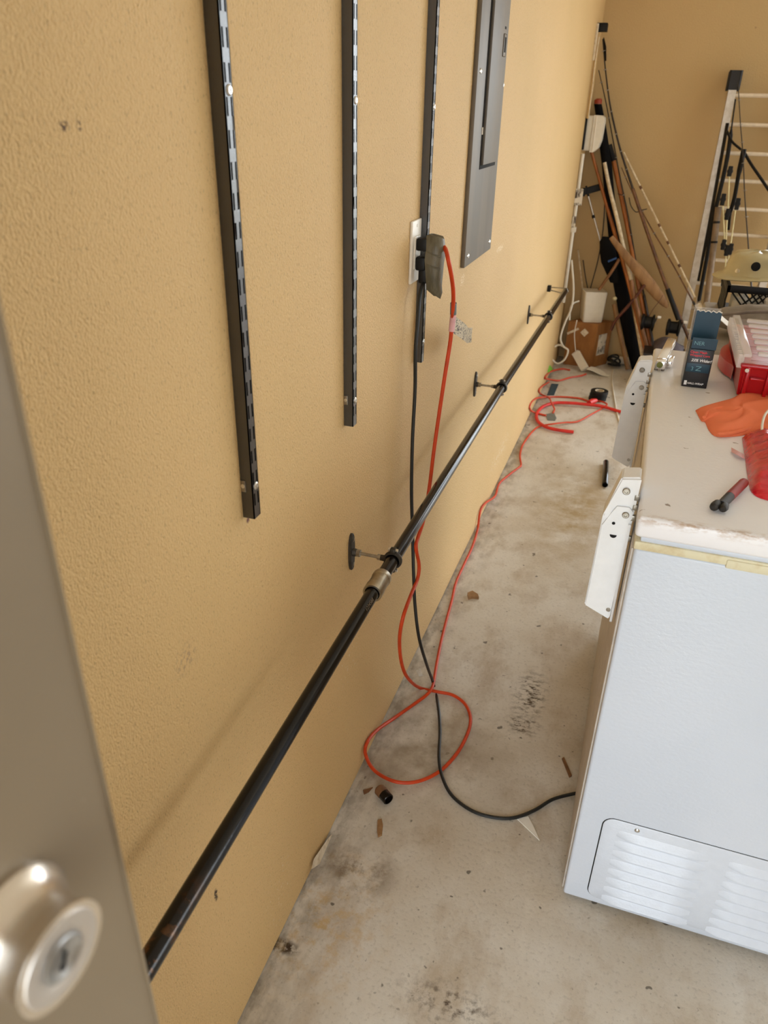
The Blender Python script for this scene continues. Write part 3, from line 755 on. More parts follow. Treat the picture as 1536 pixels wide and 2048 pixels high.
for k in range(4):
    a = k*1.3; q0 = at(1228, 722, 2, .03)
    b.ring(q0+V((.012*math.sin(a), -.05+.01*k, .012*k-.01)), (math.sin(a)*.5, math.cos(a)*.4, 1), .035, .006, 20, 6)
build(b, 'cable_coil', 'black_cord', label='small black cable coil right of the cardboard box', cat='cable')
p0, p1 = at(1213, 713, 1, 5.15), at(1310, 720, 1, 5.15)
d_ = (p1-p0).normalized()
build(B().cyl(V((.36, 5.155, .028)), V((1.9, 5.155, .028)), .026, n=16), 'pvc_pipe', 'white_plastic', label='white plastic pipe lying along the back wall', cat='pipe')
pts = [at(1226, 740, 2, .004), at(1224, 760, 2, .004), at(1228, 790, 2, .004), at(1232, 815, 2, .004), at(1238, 840, 2, .004), at(1250, 870, 2, .004)]
build(B().tube(spline(pts, 5), .004, 8), 'white_lead', 'white_plastic', label='thin white lead running under the freezer hinge', cat='cord')

# ------------------------------------------------------------------ floor clutter
pts = [fl(1250, 826, .011), fl(1232, 821, .011), fl(1205, 813, .014), fl(1175, 809, .018), fl(1140, 806, .018), fl(1110, 806, .014), fl(1088, 812, .011), fl(1075, 824, .011), fl(1073, 836, .011), fl(1080, 847, .011), fl(1098, 856, .013), fl(1122, 861, .013), fl(1147, 864, .011)]
build(B().tube(spline(pts, 7), .0088, 12), 'red_hose', 'red_hose', label='thick bright red hose curled on the far floor', cat='hose')
pts = [fl(1178, 803, .006), fl(1160, 797, .006), fl(1130, 794, .006), fl(1100, 794, .006), fl(1075, 796, .006), fl(1064, 803, .006), fl(1059, 814, .006), fl(1063, 822, .006), fl(1076, 827, .006), fl(1092, 831, .006)]
build(B().tube(spline(pts, 6), .0055, 8), 'orange_cable', 'orange_cord2', label='pinkish orange cable looping beside the tape rolls', cat='cable')
pts = [fl(1172, 748, .006), fl(1160, 752, .006), fl(1140, 755, .006), fl(1118, 761, .006), fl(1095, 758, .006), fl(1090, 755, .006), fl(1100, 744, .006), fl(1122, 738, .006), fl(1140, 740, .006)]
build(B().tube(spline(pts, 6), .0055, 8), 'orange_cable', 'orange_cord2', label='pinkish orange cable looped before the cardboard box', cat='cable')
pts = [fl(1098, 764, .005), fl(1085, 772, .005), fl(1078, 780, .005), fl(1082, 788, .005), fl(1098, 796, .016), fl(1103, 806, .030), fl(1109, 818, .006), fl(1106, 826, .006)]
build(B().tube(spline(pts, 6), .0045, 8), 'orange_cable', 'orange_cord2', label='pinkish orange cable crossing under the red hose', cat='cable')
p = at(1194, 800, 2, 0)
for k in range(3):
    z = .019*k
    t_ = thing('tape_roll', (p.x, p.y+.01, z), ['bottom black tape roll of the stack on the floor', 'middle black tape roll of the stack on the floor', 'top black tape roll of the stack on the floor'][k], 'tape roll', 'stacked tape rolls on the floor')
    b = B().lathe((p.x+.003*k, p.y+.01, z), UZ, [(0, .026), (0, .049), (.0015, .0505), (.0165, .0505), (.018, .049), (.018, .026)], 28, False)
    build(b, 'tape', 'black_plastic', t_)
    b = B().lathe((p.x+.003*k, p.y+.01, z), UZ, [(.0005, .0255), (.0175, .0255)], 24, False); b.lathe((p.x+.003*k, p.y+.01, z), UZ, [(.0003, .022), (.0178, .022)], 24, False)
    b.lathe((p.x+.003*k, p.y+.01, z), UZ, [(.0178, .022), (.0178, .0258)], 24, False)
    build(b, 'core', 'dirty_paper' if k == 2 else 'black_plastic', t_)
q = [fl(1094, 790, .003), fl(1108, 790, .003), fl(1117, 768, .003), fl(1103, 767, .003)]
build(B().prism(q, (0, 0, -.0025)), 'teal_card', 'teal', label='dark teal card flat on the floor by the wall', cat='card')
q = [fl(1092, 828, .003), fl(1108, 825, .003), fl(1113, 836, .003), fl(1110, 841, .003), fl(1095, 840, .003)]
build(B().prism(q, (0, 0, -.0025)), 'tape_scrap', 'grey_tape', label='flat grey tape scrap inside the red hose loop', cat='scrap')
# black pipe nipple standing/lying near the freezer hinge
a, c_ = fl(1212, 924, .0135), fl(1210, 970, .0135)
d_ = (c_-a).normalized()
b = B().lathe(a, d_, [(0, 0), (0, .0125), (.002, .0135), ((c_-a).length-.002, .0135), ((c_-a).length, .0125), ((c_-a).length, .010), ((c_-a).length-.03, .010), ((c_-a).length-.03, 0)], 24, False)
build(b, 'pipe_nipple', 'black_pipe', label='short black pipe nipple on the floor beside the hinge', cat='pipe')
# small fitting
fp = thing('pipe_fitting', fl(768, 1588, 0), 'small rusty pipe fitting on the floor near the wall', 'pipe fitting')
a = fl(760, 1580, .0155); d_ = (fl(776, 1598, .0155)-a).normalized()
L_ = (fl(776, 1598, .0155)-a).length+.008
b = B().lathe(a-d_*.005, d_, [(0, 0), (0, .012), (.003, .0145), (L_*.45, .0145), (L_*.5, .0138)], 24, False); build(b, 'collar', 'leaf', fp)
b = B().lathe(a-d_*.005, d_, [(L_*.5, .0130), (L_*.55, .0142), (L_*.97, .0142), (L_, .0132), (L_, .0112), (L_*.6, .0112), (L_*.6, 0)], 24, False); build(b, 'socket', 'black_pipe', fp)
def scrap(pix, z, th, name, mat, label, cat, curl=0):
    q = [fl(u, v, z) for u, v in pix]
    for i, p_ in enumerate(q): p_.z += curl*(i % 2)
    return build(B().prism(q, (0, 0, -th)), name, mat, label=label, cat=cat)
q = [(623, 1737), (640, 1728), (664, 1668), (655, 1680), (640, 1700), (628, 1720)]
scrap(q, .0035, .003, 'paper_scrap', 'dirty_paper', 'torn off-white paper scrap against the wall base', 'paper scrap', .004)
scrap([(1034, 1637), (1056, 1632), (1066, 1650), (1079, 1680)], .003, .0025, 'paper_scrap', 'paper', 'white pointed paper scrap under the black cord', 'paper scrap')
scrap([(1124, 1516), (1128, 1514), (1144, 1550), (1139, 1553)], .005, .005, 'wood_stick', 'wood', 'thin brown wood stick beside the freezer base', 'stick')
scrap([(755, 1640), (763, 1637), (766, 1650), (764, 1668), (756, 1672), (754, 1660)], .006, .006, 'wood_chip', 'tan_wood', 'curved tan wood chip on the concrete near the fitting', 'wood chip')
scrap([(726, 1580), (746, 1574), (738, 1583), (728, 1588)], .003, .0025, 'dry_leaf', 'leaf', 'small dry brown leaf left of the pipe fitting', 'leaf')
scrap([(935, 1185), (945, 1181), (956, 1188), (958, 1194), (945, 1193), (937, 1195)], .010, .010, 'bark_chip', 'tan_wood', 'tan bark chip on the concrete right of the orange cord', 'bark chip')
scrap([(832, 1340), (840, 1338), (846, 1350), (838, 1354)], .004, .003, 'plastic_bit', 'clear', 'clear plastic bit on the floor beside the black cord', 'plastic bit', .004)
scrap([(1092, 738), (1100, 730), (1106, 738), (1098, 744)], .012, .011, 'green_scrap', 'green', 'bright green scrap at the foot of the wall', 'scrap')

# ------------------------------------------------------------------ things on the freezer lid
ZL = .942
# blister package
pk = thing('retail_package', (.624, 1.84, ZL), 'black and teal retail box in clear plastic on the freezer', 'package')
kx0, kx1, ky0, ky1 = .598, .652, 1.800, 1.885
tilt = V((.0, -.00, 1))
b = B().box(kx0, kx1, ky0, ky1, ZL+.0005, ZL+.088, .001); carton = build(b, 'carton', 'box_black', pk)
build(B().box(kx0+.003, kx1+.004, ky1-.012, ky1-.008, ZL+.09, ZL+.158), 'inner_card', 'teal', pk)
build(B().box(kx0+.004, kx1+.002, ky0+.006, ky0+.01, ZL+.088, ZL+.112), 'inner_card', 'teal', pk)
b = B(); n_ = 14
Pz = [V((kx0+.003+(kx1-kx0+.001)*i/n_, ky1-.013, ZL+.158+.002*math.sin(i*2.2)+.001*random.random())) for i in range(n_+1)]
b.tube(Pz, .0013, 6); build(b, 'torn_edge', 'paper', pk)
b = B()
t1 = .0006
b.box(kx0-.0018, kx0-.0010, ky0-.001, ky1+.001, ZL+.0005, ZL+.185)
b.box(kx0-.0018, kx1+.002, ky1+.0006, ky1+.0014, ZL+.0005, ZL+.163)
build(b, 'clear_sleeve', 'clear', pk)
build(B().box(kx0+.002, kx1-.003, ky0-.0006, ky0+.0004, ZL+.036, ZL+.056, .0004), 'teal_band', 'teal', pk)
fy = ky0-.0002
lettering('Open Mesh', 'print', .0075, (kx0+.004, fy, ZL+.0795), UX, UZ, 'print_red', pk, True)
lettering('Wrapped Core', 'print', .0068, (kx0+.004, fy, ZL+.0725), UX, UZ, 'print_red', pk, True)
lettering('23% Wider!', 'print', .0088, (kx1-.002, fy, ZL+.0605), UX, UZ, 'print_white', pk, True, 'RIGHT', .25)
lettering('HALL-WRAP', 'print', .0062, (kx0+.011, fy, ZL+.0075), UX, UZ, 'print_white', pk, True, 'LEFT', .2)
build(B().box(kx0+.004, kx0+.010, fy-.0002, fy+.0004, ZL+.005, ZL+.015), 'logo_square', 'print_white', pk)
lettering('N', 'print', .017, (kx0+.034, fy-.0007, ZL+.0385), UZ, -UX, 'print_teal', pk)
lettering('3', 'print', .012, (kx0+.012, fy-.0007, ZL+.0400), UX, UZ, 'print_teal', pk)
lettering('NER', 'print', .012, (kx0+.008, ky0+.0057, ZL+.0965), UX, UZ, 'print_teal', pk)
# chrome clamp
cl = thing('chrome_clamp', at(1322, 725, 2, ZL), 'small chrome spring clamp at the far lid corner', 'clamp')
ca = at(1322, 728, 2, ZL+.012); cb = at(1345, 682, 2, ZL+.03); cb = ca+(cb-ca).normalized()*min((cb-ca).length, .14)
dd = (cb-ca).normalized(); ss = dd.cross(UZ).normalized()
b = B()
for s_ in (-1, 1): b.obox((ca+cb)/2+ss*s_*.009+UZ*.006, (ss, dd, UZ), .0015, (cb-ca).length/2, .009, .001)
b.obox((ca+cb)/2+UZ*.014, (ss, dd, UZ), .009, (cb-ca).length/2, .0012, .0008)
build(b, 'handle', 'chrome', cl)
b = B().obox(ca-dd*.008+UZ*.004, (ss, dd, UZ), .012, .012, .010, .003); b.obox(ca+ss*.018+dd*.03-UZ*.002, (ss, dd, UZ), .006, .022, .008, .003); build(b, 'jaw', 'chrome', cl)
b = B()
for s_ in (-1, 1): b.cyl(ca-dd*.014+ss*s_*.008-UZ*.0115, ca-dd*.014+ss*s_*.008+UZ*.004, .004, n=10)
build(b, 'jaw_foot', 'dull_steel', cl)
b = B().lathe(ca-dd*.021+UZ*.006, -dd, [(0, .0075), (.004, .007), (.005, 0)], 16); build(b, 'knob', 'olive', cl)
# red organiser with clear lid
TX0, TX1, TY0, TY1, TZ = .708, 1.19, 1.760, 2.130, ZL
tb = thing('tool_organizer', ((TX0+TX1)/2, (TY0+TY1)/2, ZL), 'red tool organizer case with clear ribbed lid', 'tool case')
b = B()
def ring4(x0, x1, y0, y1, z): return [V((x0, y0, z)), V((x1, y0, z)), V((x1, y1, z)), V((x0, y1, z))]
b.loft([ring4(TX0+.006, TX1-.006, TY0+.008, TY1-.006, ZL), ring4(TX0, TX1, TY0, TY1, ZL+.078)])
bmesh.ops.bevel(b.bm, geom=list(b.bm.edges), offset=.005, segments=2, affect='EDGES')
build(b, 'tray', 'red_plastic', tb)
for i in range(7):
    x = TX0+.012+i*.042
    build(B().box(x, x+.008, TY0-.008, TY0+.004, ZL+.004, ZL+.074, .002), 'rib', 'red_plastic', tb)
    build(B().box(x+.010, x+.038, TY0-.010, TY0+.002, ZL+.046, ZL+.051, .0015), 'rib', 'red_plastic', tb)
build(B().box(TX0-.002, TX1, TY0-.008, TY0+.01, ZL+.070, ZL+.079, .003), 'rim', 'red_plastic', tb)
build(B().lathe((TX0+.012, TY0-.006, ZL+.066), (0, -1, 0), [(0, .0045), (.003, .004), (.004, 0)], 14), 'rivet', 'paper', tb)
# arched side handle
hp = []
for k in range(9):
    t = k/8; hp.append(V((TX0-.006-.030*math.sin(math.pi*t), TY0+.14+.16*t, ZL+.034)))
b = B()
poly = [V((TX0-.0, TY0+.12, ZL+.004))]
for k in range(11):
    t = k/10; poly.append(V((TX0-.002-.022*math.sin(math.pi*t)**.7, TY0+.14+.19*t, ZL+.004)))
poly.append(V((TX0-.0, TY0+.345, ZL+.004)))
b.prism(poly, (0, 0, .030)); build(b, 'side_handle', 'red_plastic', tb)
# clear lid: plate, side flange with ribs, reinforcement ribs
lz = ZL+.080
b = B().box(TX0-.004, TX1+.004, TY0-.006, TY1+.004, lz, lz+.012, .005, 2); tlid = build(b, 'clear_lid', 'clear_lid', tb)
build(B().box(TX0-.002, TX0+.016, TY0-.002, TY1, lz+.012, lz+.021, .003, 2), 'lid_flange', 'clear_rib', tlid)
for i in range(22):
    y = TY0+.006+i*.0166
    build(B().box(TX0-.010, TX0+.003, y, y+.005, lz-.014, lz+.016, .0015, 1), 'lid_tooth', 'clear_rib', tlid)
for i in range(7):
    y = TY0+.018+i*.052
    build(B().box(TX0+.030, TX1-.02, y, y+.022, lz+.011, lz+.019, .004, 2), 'lid_rib', 'clear_rib', tlid)
b = B()
for i in range(6): b.box(TX0+.02, TX1-.02, TY0+.03+i*.06, TY0+.034+i*.06, ZL+.0785, ZL+.0799)
build(b, 'divider', 'red_plastic', tb)
# orange cloth
out = [at(u, v, 2, ZL) for u, v in ((1391, 822), (1402, 842), (1410, 845), (1418, 862), (1434, 874), (1475, 873), (1500, 870), (1560, 872), (1610, 850), (1600, 800), (1540, 792), (1485, 790), (1460, 800), (1420, 812))]
cen = sum(out, V())/len(out)
b = B()
rings = []
NR = 10
for k in range(NR+1):
    f = 1-k/NR; rg = []
    OO = spline(out+[out[0]], 4)[:-1]
    for i, p_ in enumerate(OO):
        q = cen.lerp(p_, max(f, .02)); 
        z = .014*(1-f**6)+.0035*math.sin(i*.45+f*9)*(f*(1-f)*4)+.006*math.exp(-((q.x-cen.x+.4*(q.y-cen.y))/.03)**2)*(1-f)
        rg.append(V((q.x, q.y, ZL+.002+z)))
    rings.append(rg)
base_ = [V((p_.x, p_.y, ZL+.0003)) for p_ in rings[0]]
b.loft([base_]+rings)
oc_ = build(b, 'orange_cloth', 'orange_cloth', label='crumpled bright orange cloth on the freezer lid', cat='cloth', ang=80)
fp_ = [at(u, v, 2, ZL+.006) for u, v in ((1434, 870), (1460, 868), (1490, 861), (1512, 855))]
# hem fold along the near edge
b = B().tube(spline([V((p_.x, p_.y, ZL+.0075)) for p_ in fp_], 5), [.004]*16, 8); 
hem = build(b, 'hem_fold', 'orange_cloth', oc_)
fp_ = [at(u, v, 2, ZL+.012) for u, v in ((1408, 835), (1418, 822), (1450, 815), (1500, 812), (1536, 806))]
b = B().tube(spline([V((p_.x, p_.y, ZL+.0125)) for p_ in fp_], 5), .0035, 8); build(b, 'hem_fold', 'orange_cloth', oc_)
# red bag: plump pouch
out = [at(u, v, 2, ZL) for u, v in ((1484, 878), (1490, 920), (1496, 960), (1503, 985), (1530, 1000), (1600, 1010), (1660, 980), (1650, 900), (1600, 876), (1540, 866), (1500, 868))]
cen = sum(out, V())/len(out); OO = spline(out+[out[0]], 5)[:-1]
rings = []; NR = 12
for k in range(NR+1):
    f = 1-k/NR; rg = []
    for i, p_ in enumerate(OO):
        q = cen.lerp(p_, max(f, .02)); z = .034*(1-f**3)+.0030*math.sin(q.y*170+q.x*60)*(1-f**4)+.002*math.sin(q.x*240)*(1-f**4)
        rg.append(V((q.x, q.y, ZL+.003+z)))
    rings.append(rg)
rings = [[V((p_.x, p_.y, ZL+.0003)) for p_ in rings[0]]]+rings
rb = build(B().loft(rings), 'red_bag', 'red_bag', label='shiny red plastic bag on the freezer lid', cat='bag', ang=70)
hs = [at(u, v, 2, ZL+.02) for u, v in ((1524, 874), (1522, 858), (1528, 840), (1545, 828), (1565, 840), (1560, 875))]
for i_, p_ in enumerate(hs): p_.z = ZL+.022+.012*math.sin(i_/5*math.pi)
build(B().tube(spline(hs, 6), .0024, 8), 'drawstring', 'paper', rb, label='white drawstring of the red bag')
b = B().sheet(lambda u, v: at(1463+26*u, 895+14*u+8*v, 2, ZL+.004+.004*math.sin(u*3)), 5, 2, .001); build(b, 'torn_flap', 'pink', rb)
# red/black tool
mk = thing('utility_tool', at(1460, 990, 2, ZL), 'small red and black handled tool lying on the freezer lid', 'tool')
a, c_ = at(1440, 1012, 2, ZL+.010), at(1487, 966, 2, ZL+.010)
m_ = a.lerp(c_, .42)
build(B().tube(spline([m_.lerp(a, .05), m_.lerp(c_, .35), m_.lerp(c_, .8), c_, c_+(c_-a).normalized()*.004], 4), [.0082]*13+[.0080, .0078, .0070, .0050], 14), 'grip', 'marker_red', mk)
dd = (a-c_).normalized(); ss = dd.cross(UZ).normalized()
b = B().tube([m_, m_.lerp(a, .5), a.lerp(m_, .1)], [.0080, .0078, .0074], 14); build(b, 'shank', 'marker_black', mk)
b = B().tube([a+ss*.0055-dd*.006, a+ss*.006+dd*.004, a+ss*.006+dd*.011, a+ss*.006+dd*.014], [.0070, .0076, .0066, .0030], 12); b.tube([a-ss*.005-dd*.008, a-ss*.0065+dd*.001, a-ss*.0065+dd*.007, a-ss*.0065+dd*.010], [.0060, .0070, .0060, .0028], 12); build(b, 'jaw', 'marker_black', mk)

# ------------------------------------------------------------------ table behind the freezer and its load
TBZ = .90
tt = thing('grey_table', (1.09, 2.56, 0), 'grey folding table standing behind the freezer', 'table')
build(B().box(.690, 1.50, 2.16, 2.97, TBZ-.04, TBZ, .008, 2), 'tabletop', 'grey_table', tt)
for x in (.74, 1.45):
    for y in (2.22, 2.91): build(B().cyl((x, y, 0), (x, y, TBZ-.039), .014, n=12), 'leg', 'dull_steel', tt)
b = B().sheet(lambda u, v: V((.690+.11*u, 2.235+.05*v+.03*u, TBZ+.075-.030*u+.004*v+.028*(1-u)**2)), 8, 3, .0015)
build(b, 'paper_sheet', 'paper', label='curled white paper sheet tucked behind the red organizer', cat='paper')
# grey duffel
rings = []
for k in range(13):
    t = k/12; x = .676+.60*t; r = .052*(math.sin(math.pi*min(1, max(.0, t*1.0+.0)))**.35 if 0 < t < 1 else .25)
    rings.append([V((x+.008*math.sin(j*2.1), 2.50+.09*r/.052*math.cos(2*math.pi*j/18)+.004*math.sin(j*3+k), TBZ+.052+r*math.sin(2*math.pi*j/18)+.003*math.sin(k*2+j))) for j in range(18)])
bag = build(B().loft(rings), 'canvas_bag', 'grey_cloth', label='grey canvas bag lying behind the red organizer', cat='bag', ang=70)
pts = [V((.70, 2.42, TBZ+.075)), V((.735, 2.408, TBZ+.085)), V((.80, 2.404, TBZ+.098)), V((.90, 2.41, TBZ+.103))]
build(B().tube(spline(pts, 5), .007, 8, .5), 'seam_fold', 'grey_cloth', bag)
# lattice crate
cr = thing('mesh_crate', (.88, 2.80, TBZ), 'black lattice crate behind the grey canvas bag', 'crate')
cx0, cx1, cy0, cy1, ch = .735, 1.10, 2.68, 2.95, .115
b = B()
for x in (cx0, cx1): b.box(x-.006, x+.006, cy0-.006, cy1+.006, TBZ+ch-.022, TBZ+ch, .002)
for y in (cy0, cy1): b.box(cx0-.006, cx1+.006, y-.006, y+.006, TBZ+ch-.022, TBZ+ch, .002)
build(b, 'rim', 'black_plastic', cr)
build(B().box(cx0, cx1, cy0, cy1, TBZ, TBZ+.006), 'base', 'black_plastic', cr)
b = B()
for s_ in (-1, 1):
    n_ = 22
    for i in range(-5, n_):
        xa = cx0+(cx1-cx0)*i/n_*1.15; za, zb_ = TBZ+.004, TBZ+ch-.02; xb = xa+s_*.085
        if xa < cx0-.02 or xb < cx0-.005 or max(xa, xb) > cx1+.005 or xa < cx0-.004: continue
        b.cyl((xa, cy0, za), (xb, cy0, zb_), .0028, n=6)
b2 = B()
build(b, 'lattice', 'black_plastic', cr)
b = B()
for s_ in (-1, 1):
    for i in range(0, 14):
        ya = cy0+(cy1-cy0)*i/14; yb = ya+s_*.06
        if yb < cy0 or yb > cy1: continue
        b.cyl((cx0, ya, TBZ+.004), (cx0, yb, TBZ+ch-.02), .0028, n=6); b.cyl((cx1, ya, TBZ+.004), (cx1, yb, TBZ+ch-.02), .0028, n=6)
build(b, 'lattice', 'black_plastic', cr)
for i in range(5):
    for j in range(2):
        build(B().lathe((cx0+.05+i*.066, cy0+.05+j*.08, TBZ+.0065), UZ, [(0, .024), (.004, .027), (.055, .027), (.066, .014), (.08, .013), (.082, .0)], 16), 'plastic_bottle', 'paper', label=['white plastic bottle in the crate, front row, %s', 'white plastic bottle in the crate, back row, %s'][j] % ['leftmost', 'second from left', 'in the middle', 'second from right', 'rightmost'][i], cat='bottle', group='bottles inside the lattice crate')
build(B().box(.845, .95, cy0-.014, cy0-.005, TBZ+.062, TBZ+.088, .008, 3), 'name_plate', 'label', cr)
# khaki hat with brim
HX, HY, HZ = .815, 2.80, TBZ+ch
ht = thing('khaki_hat', (HX, HY, HZ), 'glossy khaki hat with a wide brim on the black crate', 'hat')
b = B(); rings = []
prof = [(.122, .000), (.124, .003), (.112, .010), (.098, .016), (.090, .028), (.086, .052), (.080, .072), (.066, .083), (.035, .087), (.002, .088)]
for r_, z_ in prof:
    rings.append([V((HX+r_*1.05*math.cos(2*math.pi*j/36), HY+r_*.9*math.sin(2*math.pi*j/36), HZ+.004+z_+(.010*(1+math.cos(2*math.pi*j/36)) if r_ > .105 else .002*math.sin(j*1.3)))) for j in range(36)])
b.loft(rings); build(b, 'crown', 'khaki', ht, ang=50)
def eyelet(aa, z_, mat, rr_):
    n = V((math.cos(aa), math.sin(aa), .25)).normalized(); p_ = V((HX+.088*1.05*math.cos(aa), HY+.088*.9*math.sin(aa), HZ+z_))
    build(B().lathe(p_-n*.004, n, [(0, rr_), (.004, rr_), (.006, rr_*.6), (.0062, 0)], 14), 'eyelet', mat, ht)
eyelet(math.radians(228), .035, 'steel', .009); eyelet(math.radians(262), .055, 'slotdark', .014); eyelet(math.radians(290), .070, 'steel', .010); eyelet(math.radians(298), .040, 'steel', .011)

# ------------------------------------------------------------------ extension ladder on the back wall
ld = thing('extension_ladder', (.95, 5.05, 0), 'aluminium extension ladder leaning on the back wall', 'ladder')
def ly(z): return 5.135-.10*(1-z/1.7)
LXL, LXR = .734, 1.16
for x, s_ in ((LXL, 1), (LXR, -1)):
    b = B()
    a, c_ = V((x, ly(0), 0.0)), V((x, ly(1.62), 1.62))
    dd = (c_-a).normalized(); nn = UX.cross(dd).normalized()
    b.obox((a+c_)/2, (UX, nn, dd), .0015, .034, (c_-a).length/2)
    b.obox((a+c_)/2+UX*s_*.019-nn*.0335, (UX, nn, dd), .0205, .0018, (c_-a).length/2); b.obox((a+c_)/2+UX*s_*.019+nn*.0335, (UX, nn, dd), .0205, .0018, (c_-a).length/2)
    build(b, 'side_rail', 'ladder', ld)
    b = B().obox(c_+dd*.030+UX*s_*.019, (UX, nn, dd), .0255, .036, .038, .009, 3); build(b, 'end_cap', 'navy', ld)
    b = B().obox(a+UX*s_*.01+UZ*.012, (UX, nn, UZ), .016, .038, .012, .004); build(b, 'foot', 'navy', ld)
i = 0
for z in [1.581-.1435*k for k in range(11)]:
    y = ly(z)+(.018 if i % 2 else -.010); i += 1
    build(B().tube([V((LXL+.001, y, z)), V((LXR-.001, y, z))], .0115, 12, .85), 'rung', 'rung', ld)

# ------------------------------------------------------------------ poles, rods and gear leaning in the corner
def line(pix, ys, ext=True, zmin=.004):
    """pixels -> points at given depths; last segment runs on to the floor"""
    P = [at(u, v, 1, y) for (u, v), y in zip(pix, ys)]
    for p_ in P: p_.x = max(p_.x, .016)
    if ext:
        d = (P[-1]-P[-2])
        if d.z < 0:
            k = (zmin-P[-1].z)/d.z; q = P[-1]+d*k; q.y = min(q.y, 5.13); P.append(q)
    return P
def pole(pix, ys, r, name, mat, label, cat, ext=True, n=12, r1=None, k=4):
    P = spline(line(pix, ys, ext, r if not isinstance(r, list) else .004), k); m = len(P)
    rad = [r+((r if r1 is None else r1)-r)*i/(m-1) for i in range(m)]
    return P, B().tube(P, rad, n)
def simple_pole(*a, **kw):
    P, b = pole(*a, **kw); return build(b, a[3], a[4], label=a[5], cat=a[6])
def rod(pix, ys, r0, r1, label, mat, tipmat, handle, reel=None, name='fishing_rod'):
    P = spline(line(pix, ys), 5); m = len(P)
    th = thing(name, P[-1], label, 'fishing rod')
    h = int(m*handle)
    build(B().tube(P[:h+1], [r0+(r1-r0)*i/h for i in range(h+1)], 8), 'blank', tipmat, th)
    build(B().tube(P[h:], r1*1.5, 12), 'handle', mat, th)
    for i in range(2, h, max(2, h//6)):
        t = (P[i+1]-P[i-1]).normalized(); build(B().ring(P[i]+t.cross(UX).normalized()*.012-UY*.004, t, .009, .0016, 14, 6), 'guide', 'dull_steel', th)
    if reel is not None:
        q = reel
        rl = B().lathe(q-UX*.03, UX, [(-.012, .028), (-.008, .050), (.004, .050), (.010, .036), (.050, .036), (.056, .050), (.066, .050), (.070, .024)], 24)
        rl = build(rl, 'reel', 'black_plastic', th)
        build(B().tube([q+UX*.03, q+UX*.04, q+V((.045, -.02, .03)), q+V((.05, -.03, .045))], .004, 8), 'crank', 'steel', rl)
        build(B().lathe(q+V((.05, -.03, .045)), UX, [(0, .008), (.02, .008)], 12), 'crank_knob', 'paper', rl)
        i = min(range(m), key=lambda i_: (P[i_]-q).length)
        build(B().tube([q, P[i]], .007, 8), 'reel_foot', 'black_plastic', rl)
    return th, P
thA, PA = rod([(1203, 78), (1211, 140), (1220, 209), (1236, 282), (1253, 339), (1288, 445), (1328, 560), (1362, 640)], [5.17, 5.16, 5.14, 5.12, 5.10, 5.06, 5.0, 4.96], .003, .0068, 'brown fishing rod with a big black reel leaning in the corner', 'brown_rod', 'dark_rod', .55, at(1347, 655, 1, 4.93))
build(B().tube([at(1203, 75, 1, 5.16)+UX*.012, at(1205, 95, 1, 5.16)+UX*.012, at(1207, 122, 1, 5.16)+UX*.012], [.003, .012, .006], 10, .6), 'tip_sleeve', 'black_plastic', thA)
build(B().tube([at(1335, 578, 1, 4.985), at(1357, 640, 1, 4.955)], .014, 12), 'foregrip', 'black_plastic', thA)
thB, PB_ = rod([(1196, 140), (1212, 205), (1227, 285), (1241, 360), (1257, 436), (1271, 518), (1288, 590), (1307, 692)], [5.17, 5.16, 5.14, 5.12, 5.09, 5.05, 5.0, 4.93], .0025, .0055, 'slim dark fishing rod beside the orange pole', 'dark_rod', 'dark_rod', .75, at(1296, 645, 1, 4.95))
thC, PC_ = rod([(1243, 335), (1265, 385), (1300, 452), (1345, 528), (1386, 603)], [5.15, 5.13, 5.08, 5.02, 4.95], .0025, .0045, 'thin olive fishing rod leaning under the white pole', 'dark_rod', 'brown_rod', .8, None)
wp = thing('white_pole', at(1396, 612, 1, 4.95), 'thin off-white pole with a square metal end', 'pole')
P = line([(1247, 305), (1318, 449), (1390, 595)], [5.17, 5.07, 4.96], False)
build(B().tube(spline(P, 5), .0062, 10), 'shaft', 'white_rod', wp)
for t in (.24, .5, .62, .78):
    q = P[0].lerp(P[2], t); build(B().tube([q-(P[2]-P[0]).normalized()*.01, q+(P[2]-P[0]).normalized()*.01], .0072, 10), 'wrap', 'brown_rod', wp)
P2 = line([(1385, 588), (1398, 612)], [4.97, 4.94], False); dd = (P2[1]-P2[0]).normalized()
build(B().obox(P2[1], (dd.cross(UY).normalized(), UY, dd), .017, .016, .020, .003), 'square_end', 'silver', wp)
q = P2[1]+dd*.02; build(B().tube([q, q+V((.03, -.02, -q.z+.01))], .012, 10), 'lower_leg', 'silver', wp)
ga = thing('long_handled_gaff', at(1300, 690, 1, 4.98), 'varnished orange wooden pole with a black grip at its top', 'pole')
P = line([(1226, 318), (1246, 410), (1262, 492), (1281, 592), (1300, 690)], [5.16, 5.12, 5.07, 5.01, 4.95])
build(B().tube(spline(P, 4), .0135, 14), 'shaft', 'orange_wood', ga)
P = line([(1218, 290), (1227, 322)], [5.165, 5.155], False); build(B().tube(P, .018, 14), 'grip', 'black_plastic', ga)
q = at(1241, 388, 1, 5.13); build(B().ring(q, (.1, -.2, 1), .0145, .003, 18, 6), 'band', 'brown_rod', ga)
P, b = pole([(1182, 300), (1199, 360), (1216, 420), (1236, 490), (1258, 570), (1276, 640)], [5.12, 5.12, 5.10, 5.06, 5.0, 4.96], .009, 'orange_pole', 'orange_wood', '', '', r1=.013)
build(b, 'orange_pole', 'orange_wood', label='slender orange brown pole behind the white outlet box', cat='pole')
P, b = pole([(1209, 325), (1220, 380), (1236, 445), (1248, 500), (1262, 560), (1272, 630), (1284, 703)], [5.10, 5.09, 5.06, 5.04, 5.01, 4.98, 4.95], .0105, 'silver_tube', 'silver', '', '', r1=.015)
